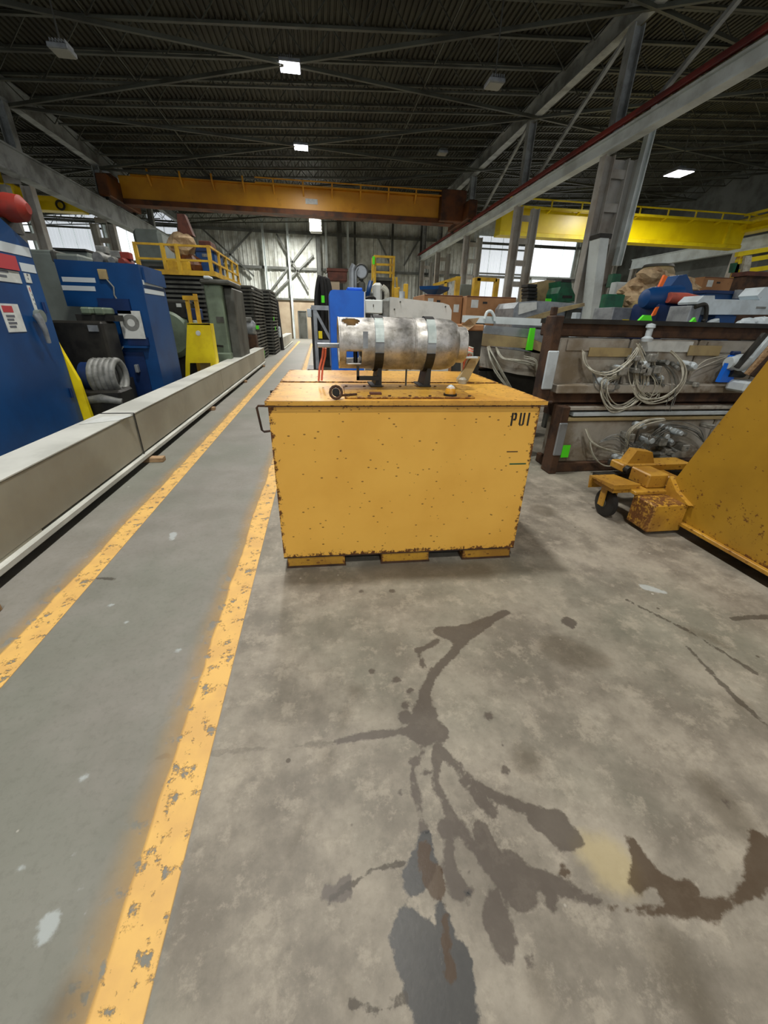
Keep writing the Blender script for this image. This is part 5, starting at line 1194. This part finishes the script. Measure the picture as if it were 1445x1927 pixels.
# yellow posts / rail behind boxes
o = thing('yellow_barrier', 'yellow post and rail barrier behind the cardboard boxes', 'barrier', (P(880,540,13).x, 13, 0))
for u, v, w in ((861, 520, .14), (897, 522, .2), (934, 524, .14)): x = P(u, 545, 13).x; sub(o, 'post', 'yellow_rail', lambda b: b.bbox(x-w/2, 13, 0, x+w/2, 13+w, P(u, v, 13).z, .01))
sub(o, 'rail', 'yellow_rail', lambda b: b.bar(P(861, 523, 13.05), P(815, 537, 13.05), .08)); sub(o, 'rail', 'yellow_rail', lambda b: b.bar(P(897, 525, 13.05), P(934, 527, 13.05), .1)); sub(o, 'thin_rail', 'yellow_rail', lambda b: b.bar(P(838, 531, 13.05), P(838, 560, 13.05), .08)); sub(o, 'info_sheet', 'white_paint', lambda b: b.box(P(845,545,12.9).x, 12.95, P(848,552,12.9).z, P(850,545,12.9).x, 12.97, P(848,535,12.9).z))
x0, z0, x1, z1 = rect(866, 535, 893, 560, 13.6); o = thing('grey_panel_box', 'plain grey electrical cabinet between the yellow posts', 'cabinet', (x0, 13.6, 0)); sub(o, 'cabinet_body', 'cab_grey', lambda b: b.bbox(x0, 13.6, 0, x1, 14.2, z1, .02)); sub(o, 'door_knob', 'black', lambda b: b.box(x1-.2, 13.57, z1-.4, x1-.16, 13.6, z1-.3))
p = P(823, 538, 12); q_ = P(823, 556, 12)
o = thing('blue_hopper', 'small dark blue funnel hopper behind the left cardboard box', 'hopper', (p.x, 12, 0))
sub(o, 'funnel', 'blue', lambda b: b.lathe([(q_.z, .1), (p.z-.08, .42), (p.z, .44), (p.z, .40), (p.z-.07, .38)], (p.x, 12.3, 0), 'z', 4), 'blue funnel'); sub(o, 'stand', 'dark_steel', lambda b: b.cyl((p.x, 12.3, 0), (p.x, 12.3, q_.z), .1, 12))
# yellow ladder platform beyond
o = thing('ladder_platform', 'yellow steel ladder platform near the far wall', 'platform', (P(720,500,24).x, 24, 0))
xa, xb_ = P(705,520,24).x, P(740,520,24).x; zt_ = P(722,481,24).z; zm = P(722,522,24).z
for x in (xa, xb_):
    sub(o, 'upright', 'yellow_rail', lambda b: b.bar((x, 24, 0), (x, 24, zt_), .12)); sub(o, 'upright', 'yellow_rail', lambda b: b.bar((x, 25, 0), (x, 25, zt_), .1))
for f in (0, .45, .9): z = zt_-.05-f*(zt_-zm)*.8; sub(o, 'rail', 'yellow_rail', lambda b: b.bar((xa, 24, z), (xb_, 24, z), .1))
sub(o, 'deck', 'dark_steel', lambda b: b.box(xa, 24, zm-.15, xb_, 25, zm)); sub(o, 'under_box', 'black_metal', lambda b: b.box(xa+.1, 24.2, 0, xb_-.1, 25, zm-.16)); p = P(703, 491, 23.9); sub(o, 'green_tag', 'tag_green', lambda b: b.box(p.x-.06, 23.9, p.z-.15, p.x+.06, 23.93, p.z+.2))
for k in range(5): sub(o, 'rung', 'yellow_rail', lambda b: b.bar((xb_, 24, .6+k*.55), (xb_+.5, 23.6, .6+k*.55), .06))
sub(o, 'ladder_side', 'yellow_rail', lambda b: b.bar((xb_+.5, 23.6, 0), (xb_+.1, 23.6, zm), .1))
# small yellow frames right behind the white guard
o = thing('yellow_stanchion', 'pair of short yellow posts behind the white guard', 'posts', (P(755,550,11).x, 11, 0))
for u, v in ((746, 541), (763, 534)): x = P(u, 560, 11).x; sub(o, 'post', 'yellow_rail', lambda b: b.bbox(x-.05, 11, 0, x+.06, 11.1, P(u, v, 11).z, .01))
sub(o, 'crossbar', 'yellow_rail', lambda b: b.bar((P(744,560,11).x, 11.05, P(744,548,11).z), (P(752,560,11).x, 11.05, P(750,541,11).z), .05)); sub(o, 'white_cap', 'plate_white', lambda b: b.cyl((P(755,555,11).x, 10.9, 0), (P(755,555,11).x, 10.9, P(755,549,11).z), .07, 12))

# ------------------------------------------------------------------ blue machine directly behind the box
YM = 4.6
x0, z0, x1, z1 = rect(622, 546, 685, 690, YM)
o = thing('blue_tank_panel', 'bright blue rounded cabinet standing right behind the aluminium tank', 'cabinet', ((x0+x1)/2, YM, 0))
sub(o, 'cabinet_shell', 'blue_plastic', lambda b: b.prism([(x0, 0), (x1, 0), (x1, z1-.01), (x1-.02, z1), (x0+.035, z1), (x0+.01, z1-.012), (x0, z1-.04)], 'y', YM, YM+.5)); sub(o, 'top_lid', 'blue_plastic', lambda b: b.bbox(P(654,546,YM).x, YM+.05, z1, x1-.01, YM+.4, z1+.03, .008)); sub(o, 'edge_trim', 'white_steel', lambda b: b.box(x1, YM-.005, 0, x1+.012, YM+.5, z1-.01)); sub(o, 'foot', 'black_metal', lambda b: b.box(x0, YM-.01, 0, x1, YM, .08))
o = thing('white_guard', 'white sheet metal machine guard with rounded corner behind the tank', 'guard', (P(790,590,YM+.1).x, YM, 0))
q = plate([(734, 559), (738, 559), (833, 570), (845, 574), (850, 584), (853, 640), (734, 640)], YM+.1); q[-1] = (q[-1][0], 0); q[-2] = (q[-2][0], 0)
sub(o, 'guard_sheet', 'white_paint', lambda b: b.prism(q, 'y', YM+.1, YM+.7)); 
for u, v in ((753, 568), (742, 582), (838, 577)): p = P(u, v, YM+.1); sub(o, 'screw', 'dark_steel', lambda b: b.cyl((p.x, YM+.09, p.z), (p.x, YM+.1, p.z), .008, 8))
o = thing('white_control_box', 'white control box with a dark opening between blue cabinet and white guard', 'control box', (P(705,580,YM+.1).x, YM+.1, 0))
x2, z2, x3, z3 = rect(687, 564, 720, 590, YM+.1)
sub(o, 'box_body', 'white_steel', lambda b: b.bbox(x2, YM+.1, z2, x3, YM+.5, z3, .008)); sub(o, 'lower_case', 'galv', lambda b: b.box(x2, YM+.12, 0, x3+.05, YM+.5, z2-.02)); sub(o, 'dark_opening', 'black', lambda b: b.box(x2+.01, YM+.10, z2-.05, x2+.06, YM+.12, z2-.005)); sub(o, 'dark_column', 'hose_grey', lambda b: b.bbox(x3+.01, YM+.15, z2-.05, x3+.08, YM+.5, z3+.0, .006)); sub(o, 'gland', 'black', lambda b: b.box(P(704,575,YM).x, YM+.095, P(704,577,YM).z, P(704,575,YM).x+.008, YM+.1, P(704,572,YM).z))
# machine with round glass and tubes
YG2 = 8.0
o = thing('tube_machine', 'grey machine with a round gauge and upright tubes above the blue cabinet', 'machine', (P(670,540,YG2).x, YG2, 0))
x0, z0, x1, z1 = rect(672, 528, 688, 545, YG2)
sub(o, 'machine_body', 'dark_steel', lambda b: b.bbox(x0, YG2, 0, x1, YG2+.5, z1, .04)); sub(o, 'side_body', 'hose_grey', lambda b: b.bbox(x1, YG2+.05, 0, P(703,540,YG2).x, YG2+.6, P(695,545,YG2).z, .05))
p = P(680, 511, YG2); sub(o, 'gauge_ring', 'dark_steel', lambda b: b.tube([(p.x+.11*math.cos(a*math.pi/12), YG2, p.z+.11*math.sin(a*math.pi/12)) for a in range(24)], .014, 8, True)); sub(o, 'gauge_face', 'galv', lambda b: b.lathe([(0, 0), (0, .1), (.03, .1)], (p.x, YG2+.01, p.z), 'y', 24)); sub(o, 'gauge_post', 'dark_steel', lambda b: b.bar((p.x, YG2+.1, z1-.05), (p.x, YG2+.1, p.z), .08))
for u, w, v in ((662, .11, 500), (668, .05, 505)): x = P(u, 525, YG2).x; sub(o, 'tube', 'galv', lambda b: b.tube([(x, YG2-.1, 0), (x, YG2-.1, P(u, v+8, YG2).z), (x+.04, YG2-.1, P(u, v, YG2).z)], w/2, 12))
sub(o, 'blue_hose', 'blue', lambda b: b.tube(crom([P(698,530,YG2-.1), P(694,545,YG2-.15), P(692,556,YG2-.1)], 4), .04, 8)); sub(o, 'white_case', 'white_paint', lambda b: b.bbox(P(703,535,YG2).x, YG2-.05, 0, P(719,535,YG2).x, YG2+.3, P(710,532,YG2).z, .04)); sub(o, 'coil', 'black', lambda b: b.tube([P(697+9*math.cos(a*math.pi/8), 563+4*math.sin(a*math.pi/8), YG2-.3) for a in range(16)], .02, 8, True)); sub(o, 'wrap', 'hose', lambda b: b.tube(crom([P(719,540,YG2-.1), P(727,548,YG2-.1), P(728,565,YG2-.1)], 4), .05, 8))
# steel frame with black hoses, far brown bin
YF = 6.5
o = thing('steel_stand', 'grey steel angle frame stand left of the blue cabinet', 'stand', (P(603,600,YF).x, YF, 0))
a = P(592, 579, YF); c = P(622, 579, YF)
for x in (a.x, c.x): sub(o, 'leg', 'galv', lambda b: b.bar((x, YF, 0), (x, YF, a.z), .05)); sub(o, 'leg', 'galv', lambda b: b.bar((x, YF+.5, 0), (x, YF+.5, a.z), .05))
sub(o, 'top_bar', 'galv', lambda b: b.bar((a.x-.05, YF, a.z), (c.x+.05, YF, a.z), .06)); sub(o, 'diagonal', 'galv', lambda b: b.bar((a.x, YF, a.z-.03), (c.x, YF, a.z-.45), .04)); sub(o, 'mid_bar', 'galv', lambda b: b.bar((a.x, YF, a.z-.45), (c.x, YF, a.z-.45), .04)); sub(o, 'dark_side', 'black_metal', lambda b: b.box(a.x-.06, YF-.02, .6, a.x-.03, YF+.5, a.z)); sub(o, 'screen_box', 'plate_white', lambda b: b.bbox(P(578,590,YF).x, YF-.03, P(582,597,YF).z, P(586,590,YF).x, YF+.02, P(582,581,YF).z, .006)); sub(o, 'tray', 'black_metal', lambda b: b.box(a.x-.15, YF-.1, .75, c.x+.05, YF+.5, .82)); sub(o, 'yellow_label', 'yellow_guard', lambda b: b.box(P(598,600,YF-.05).x, YF-.05, P(601,637,YF-.05).z, P(605,600,YF-.05).x, YF-.035, P(601,623,YF-.05).z))
o = thing('black_hose_rack', 'black looped hoses on an upright behind the steel stand', 'hoses', (P(608,560,7.2).x, 7.2, 0))
for k, (u0, u1) in enumerate(((597, 606), (600, 612), (606, 618), (609, 621))):
    sub(o, 'hose_loop', 'black', lambda b: b.tube(crom([P(u0, 625, 7.2+.05*k), P(u0-2, 560, 7.2+.05*k), P((u0+u1)/2, 521+k*1.5, 7.2+.05*k), P(u1+1, 555, 7.2+.05*k), P(u1, 625, 7.2+.05*k)], 6), .032, 8))
x = P(609, 570, 7.3).x; sub(o, 'upright', 'galv', lambda b: b.bar((x, 7.35, 0), (x, 7.35, P(609,530,7.3).z), .06)); sub(o, 'base', 'black_metal', lambda b: b.box(P(595,600,7.2).x, 7.1, 0, P(622,600,7.2).x, 7.5, P(608,625,7.2).z)); p = P(607, 563, 7.1); sub(o, 'green_tag', 'tag_green', lambda b: b.box(p.x-.02, 7.08, p.z-.05, p.x+.03, 7.09, p.z+.05))
x0, z0, x1, z1 = rect(617, 505, 653, 529, 15); o = thing('brown_bin', 'dark brown bin on a pale cabinet behind the black hoses', 'bin', (x0, 15, z0)); sub(o, 'bin_body', 'brown', lambda b: b.bbox(x0, 15, z0, x1, 15.8, z1, .02)); sub(o, 'bin_rim', 'brown', lambda b: b.box(x0-.03, 14.97, z1-.08, x1+.03, 15.83, z1)); sub(o, 'cabinet', 'masonry', lambda b: b.bbox(x0+.05, 15.05, 0, x1-.25, 15.8, z0, .01), 'pale cabinet')

# ------------------------------------------------------------------ right background over the mould machines
x0, z0, x1, z1 = rect(966, 567, 1098, 603, 8.0)
o = thing('sheet_metal_chute', 'pale grey sheet metal chute left of the nearest right column', 'chute', (x0, 8.0, 0))
q = plate([(967, 580), (975, 569), (1005, 566), (1030, 567), (1098, 572), (1098, 606), (967, 606)], 8.0); q[-1] = (q[-1][0], 0); q[-2] = (q[-2][0], 0)
sub(o, 'chute_body', 'galv', lambda b: b.prism(q, 'y', 8.0, 8.9)); q = plate([(975, 603), (1060, 578), (1100, 570), (1100, 576), (1062, 586), (1000, 606)], 7.9); sub(o, 'sloped_plate', 'tan', lambda b: b.prism(q, 'y', 7.9, 7.98)); q = plate([(978, 571), (1010, 568), (1010, 582), (976, 592)], 7.97); sub(o, 'light_panel', 'white_paint', lambda b: b.prism(q, 'y', 7.97, 8.0)); sub(o, 'grey_panel', 'dark_steel', lambda b: b.bbox(P(1066,590,7.95).x, 7.96, P(1080,600,7.95).z, P(1094,590,7.95).x, 8.0, P(1080,580,7.95).z, .004))
x0, z0, x1, z1 = rect(1083, 588, 1092, 604, 7.6); tag(B().bbox(x0, 7.6, 0, x1, 7.75, z1, .01).build('white_post', 'plate_white'), 'short white post in front of the sheet metal chute', 'post')
YK = 11.0
x0, z0, x1, z1 = rect(1050, 528, 1080, 568, YK)
o = thing('green_machine', 'dark green motor housing left of the nearest right column', 'machine', (x0, YK, 0))
q = plate([(1048, 568), (1050, 552), (1055, 540), (1055, 529), (1075, 529), (1076, 542), (1082, 555), (1081, 568)], YK); sub(o, 'housing', 'green', lambda b: b.prism(q, 'y', YK, YK+.6)); sub(o, 'slot', 'black', lambda b: b.box(P(1058,560,YK).x, YK-.01, P(1065,561,YK).z, P(1076,560,YK).x, YK, P(1065,556,YK).z)); sub(o, 'top_ring', 'black', lambda b: b.box(P(1056,529,YK).x, YK-.02, P(1065,531,YK).z, P(1074,529,YK).x, YK+.3, P(1065,526,YK).z)); sub(o, 'base', 'green', lambda b: b.box(q[0][0], YK, 0, q[-1][0], YK+.6, q[0][1]))
p = P(1032, 566, YK-.1); sub(o, 'green_tag', 'tag_green', lambda b: b.box(p.x-.08, YK-.1, p.z-.02, p.x+.08, YK-.08, p.z+.05))
q = plate([(1004, 541), (1012, 531), (1030, 527), (1052, 530), (1048, 568), (1010, 568)], YK+.8); q[-1] = (q[-1][0], 0); q[-2] = (q[-2][0], 0)
o = thing('tan_hopper', 'beige hopper with black ribbed bellows beside the green motor', 'hopper', (q[0][0], YK+.8, 0)); sub(o, 'hopper_body', 'tan', lambda b: b.prism(q, 'y', YK+.8, YK+1.6))
for k in range(5): a = P(990, 537+k*7, YK+.7); c = P(1005, 537+k*7, YK+.7); sub(o, 'bellows_rib', 'black', lambda b: b.bbox(a.x, YK+.6, a.z-.05, c.x+.05, YK+1.0, a.z+.03, .015))
sub(o, 'bellows_core', 'dark_steel', lambda b: b.box(P(992,550,YK+.7).x, YK+.65, 0, P(1006,550,YK+.7).x, YK+.95, P(1000,537,YK+.7).z))
# blue pump with red hose
YP = 6.0
o = thing('blue_pump', 'blue pump motor with red hose and orange tag above the mould machines', 'pump', (P(1260,590,YP).x, YP, 0))
a, c = P(1222, 562, YP), P(1275, 558, YP)
sub(o, 'motor_body', 'blue', lambda b: b.tube([(a.x-.12, YP, a.z), (a.x-.09, YP, a.z), (a.x, YP, a.z), (c.x, YP, c.z), (c.x+.02, YP, c.z)], [.05, .12, .15, .15, .05], 24)); q = plate([(1256, 546), (1278, 518), (1292, 516), (1302, 535), (1305, 560), (1256, 560)], YP+.1); sub(o, 'peak_cover', 'blue', lambda b: b.prism(q, 'y', YP+.1, YP+.4))
sub(o, 'red_duct', 'red_duct', lambda b: b.tube([P(1258,560,YP-.18), P(1290,562,YP-.2), P(1318,566,YP-.2)], [.07, .075, .06], 16), 'red duct hose')
x0, z0, x1, z1 = rect(1219, 572, 1312, 612, YP); sub(o, 'base_block', 'blue_dark', lambda b: b.bbox(x0, YP-.15, 0, x1, YP+.4, z1, .03)); sub(o, 'front_hub', 'black', lambda b: b.lathe([(-.2, 0), (-.2, .06), (-.15, .09), (-.15, 0)], P(1265, 590, YP), 'y', 18)); sub(o, 'dark_bracket', 'black_metal', lambda b: b.bbox(x1-.12, YP-.2, z0, x1+.02, YP-.14, z1, .01))
p = P(1234, 587, YP-.2); sub(o, 'orange_tag', 'orange_paint', lambda b: b.prism([(p.x-.04, p.z-.06), (p.x+.02, p.z-.04), (p.x+.04, p.z+.07), (p.x, p.z+.06)], 'y', YP-.19, YP-.16)); p = P(1248, 526, YP+.05); sub(o, 'orange_tag', 'orange_paint', lambda b: b.prism([(p.x-.04, p.z-.12), (p.x+.02, p.z-.1), (p.x+.06, p.z+.04), (p.x, p.z+.06)], 'y', YP+.05, YP+.09))
for i, (u, v, w) in enumerate(((1210, 605, 'left of the blue pump'), (1300, 609, 'under the red hose of the pump'))):
    p = P(u, v, 4.15); tag(B().prism([(p.x-.09, p.z-.01), (p.x+.09, p.z-.01), (p.x+.05, p.z+.06), (p.x-.03, p.z+.06)] if i == 0 else [(p.x-.06, p.z-.02), (p.x+.06, p.z-.02), (p.x, p.z+.06)], 'y', 4.12, 4.15).build('green_flag', 'tag_green'), 'bright green paper tag on the upper mould machine %s' % w, 'tag')
x0, z0, x1, z1 = rect(1152, 579, 1218, 606, 6.4)
o = thing('grey_metal_box', 'light grey metal cabinet with a small yellow label left of the blue pump', 'cabinet', (x0, 6.4, 0)); sub(o, 'cabinet_body', 'galv', lambda b: b.bbox(x0, 6.4, 0, x1, 6.9, z1, .01)); sub(o, 'yellow_label', 'yellow_guard', lambda b: b.box(x0+.2, 6.395, z1-.24, x0+.32, 6.4, z1-.17)); sub(o, 'handle_slot', 'dark_steel', lambda b: b.box(x1-.3, 6.395, z1-.06, x1-.12, 6.4, z1-.03)); sub(o, 'dark_port', 'black', lambda b: b.box(x1-.2, 6.39, z1-.28, x1-.08, 6.4, z1-.14))
# crumpled kraft heap
o = thing('kraft_heap', 'heap of crumpled brown packing paper behind the blue pump', 'paper heap', (P(1240,540,8).x, 8, 0))
base_x0, base_x1 = P(1190,570,8).x, P(1310,570,8).x; zb_ = P(1240,572,8).z
sub(o, 'pallet_box', 'green', lambda b: b.bbox(P(1160,560,8).x, 8.3, 0, P(1196,560,8).x, 8.5, P(1180,552,8).z, .02), 'dark green crate'); sub(o, 'crate', 'tan', lambda b: b.bbox(base_x0+.2, 8.1, 0, base_x1+.2, 9.2, zb_+.05, .03))
for k, (u, v, r_) in enumerate(((1200, 562, .22), (1215, 545, .26), (1232, 532, .28), (1225, 520, .2), (1245, 522, .22), (1262, 535, .3), (1285, 540, .28), (1305, 545, .22), (1195, 548, .14), (1240, 512, .14), (1300, 530, .16), (1222, 560, .28))):
    p = P(u, v, 8.3); sub(o, 'paper_wad', 'kraft', lambda b: lump(b, (p.x, 8.4+.1*(k % 3), p.z), r_, 1.2, 1, .7, 10, .32, k))
p = P(1278, 497, 9); o = thing('tan_drum', 'beige conical drum rising behind the blue pump', 'drum', (p.x, 9, 0)); sub(o, 'drum_shell', 'tan', lambda b: b.lathe([(0, .32), (p.z-.5, .40), (p.z-.1, .36), (p.z, .30), (p.z, 0)], (p.x, 9.6, 0), 'z', 24)); sub(o, 'lid', 'dark_steel', lambda b: b.lathe([(p.z, 0), (p.z, .33), (p.z+.05, .30), (p.z+.05, 0)], (p.x, 9.6, 0), 'z', 24))
gaylord(1322, 522, 1398, 548, 10.2, 'plain brown cardboard box near the right frame edge under the yellow platform')
x0, z0, x1, z1 = rect(1398, 512, 1470, 562, 8.4); o = thing('dark_crate', 'dark brown crate at the right frame edge', 'crate', (x0, 8.4, 0)); sub(o, 'crate_body', 'rusty', lambda b: b.bbox(x0, 8.4, 0, x1, 8.7, z1, .02)); sub(o, 'crate_rim', 'brown', lambda b: b.box(x0-.03, 8.36, z1-.08, x1+.03, 8.73, z1))
x0, z0, x1, z1 = rect(1325, 547, 1395, 568, 7.2); o = thing('blue_crates', 'row of blue plastic crates under the cardboard box at the right', 'crate', (x0, 7.2, 0)); sub(o, 'crate_shell', 'blue', lambda b: b.bbox(x0, 7.2, 0, x1, 7.8, z1, .02)); sub(o, 'rim', 'blue_dark', lambda b: b.box(x0-.02, 7.17, z1-.05, x1+.02, 7.83, z1)); sub(o, 'grey_clip', 'galv', lambda b: b.box(P(1388,550,7.1).x, 7.1, P(1390,562,7.1).z, P(1397,550,7.1).x, 7.17, P(1390,545,7.1).z))
# white horizontal machine arm
YW = 4.9
o = thing('white_machine_arm', 'long white machine arm over the mould machines at the right frame edge', 'machine', (P(1390,575,YW).x, YW, 0))
q = plate([(1312, 568), (1325, 556), (1345, 556), (1345, 563), (1500, 566), (1500, 592), (1332, 592), (1330, 572), (1312, 572)], YW); sub(o, 'arm', 'plate_white', lambda b: b.prism(q, 'y', YW, YW+.3)); sub(o, 'clamp', 'black_metal', lambda b: b.tube(crom([P(1308,578,YW-.05), P(1324,573,YW-.05), P(1329,580,YW-.05), P(1327,600,YW-.05), P(1322,606,YW-.05)], 4), .025, 8)); q = plate([(1425, 556), (1440, 540), (1475, 540), (1475, 566), (1430, 566)], YW+.02); sub(o, 'arm_head', 'plate_white', lambda b: b.prism(q, 'y', YW+.02, YW+.28)); sub(o, 'slot', 'hose_grey', lambda b: b.box(P(1422,580,YW).x, YW-.006, P(1430,581,YW).z, P(1440,580,YW).x, YW, P(1430,577,YW).z)); sub(o, 'blue_block', 'blue', lambda b: b.bbox(P(1352,600,YW).x, YW+.05, 0, P(1392,600,YW).x, YW+.4, P(1370,593,YW).z, .01), 'blue block'); sub(o, 'grey_block', 'galv', lambda b: b.bbox(P(1306,580,YW).x, YW+.05, 0, P(1322,600,YW).x, YW+.4, P(1315,575,YW).z, .01)); sub(o, 'rail', 'plate_white', lambda b: b.bbox(P(1352,618,YW-.1).x, YW-.12, P(1380,621,YW).z, P(1400,618,YW).x, YW-.02, P(1380,613,YW).z, .004)); sub(o, 'round_cap', 'plate_white', lambda b: b.cyl(P(1342,612,YW-.1), P(1342,603,YW-.1), .06, 16))
o = thing('wrapped_bundle', 'white plastic wrapped bundle at the right frame edge above the rods', 'bundle', (P(1425,620,4.5).x, 4.3, 1.3))
for k, (u, v, r_) in enumerate(((1405, 612, .11), (1430, 615, .15), (1455, 622, .16), (1420, 632, .12))): p = P(u, v, 4.35); sub(o, 'wrap_fold', 'plate_white', lambda b: lump(b, (p.x, 4.35, p.z), r_, 1.2, .9, .7, 12, .18, 40+k))
sub(o, 'support', 'galv', lambda b: b.box(P(1405,650,4.4).x, 4.3, P(1420,655,4.4).z, P(1460,650,4.4).x, 4.5, P(1420,635,4.4).z))
# yellow upper platform right edge
o = thing('yellow_gantry', 'yellow railed gantry with a pale cloth at the right frame edge', 'gantry', (P(1420,480,12).x, 12, 0))
for v0, v1 in ((479, 472), (493, 486), (512, 508)): a, c = P(1386, v0, 12), P(1500, v1-12, 12); sub(o, 'rail', 'yellow_guard', lambda b: b.bar((a.x, 12, a.z), (c.x, 12, c.z), .12, .12))
x = P(1388, 495, 12).x; sub(o, 'post', 'yellow_rail', lambda b: b.bar((x, 12, 0), (x, 12, P(1388,477,12).z), .1)); x2 = P(1470, 495, 12).x; sub(o, 'post', 'yellow_rail', lambda b: b.bar((x2, 12, 0), (x2, 12, P(1470,470,12).z), .1))
q = plate([(1400, 482), (1412, 481), (1410, 500), (1405, 518), (1392, 516), (1397, 498)], 11.9); sub(o, 'hanging_cloth', 'hose', lambda b: b.prism(q, 'y', 11.85, 11.93), 'pale pinkish cloth'); q = plate([(1380, 495), (1392, 494), (1390, 513), (1376, 513)], 11.95); sub(o, 'green_panel', 'green', lambda b: b.prism(q, 'y', 11.95, 12.05))
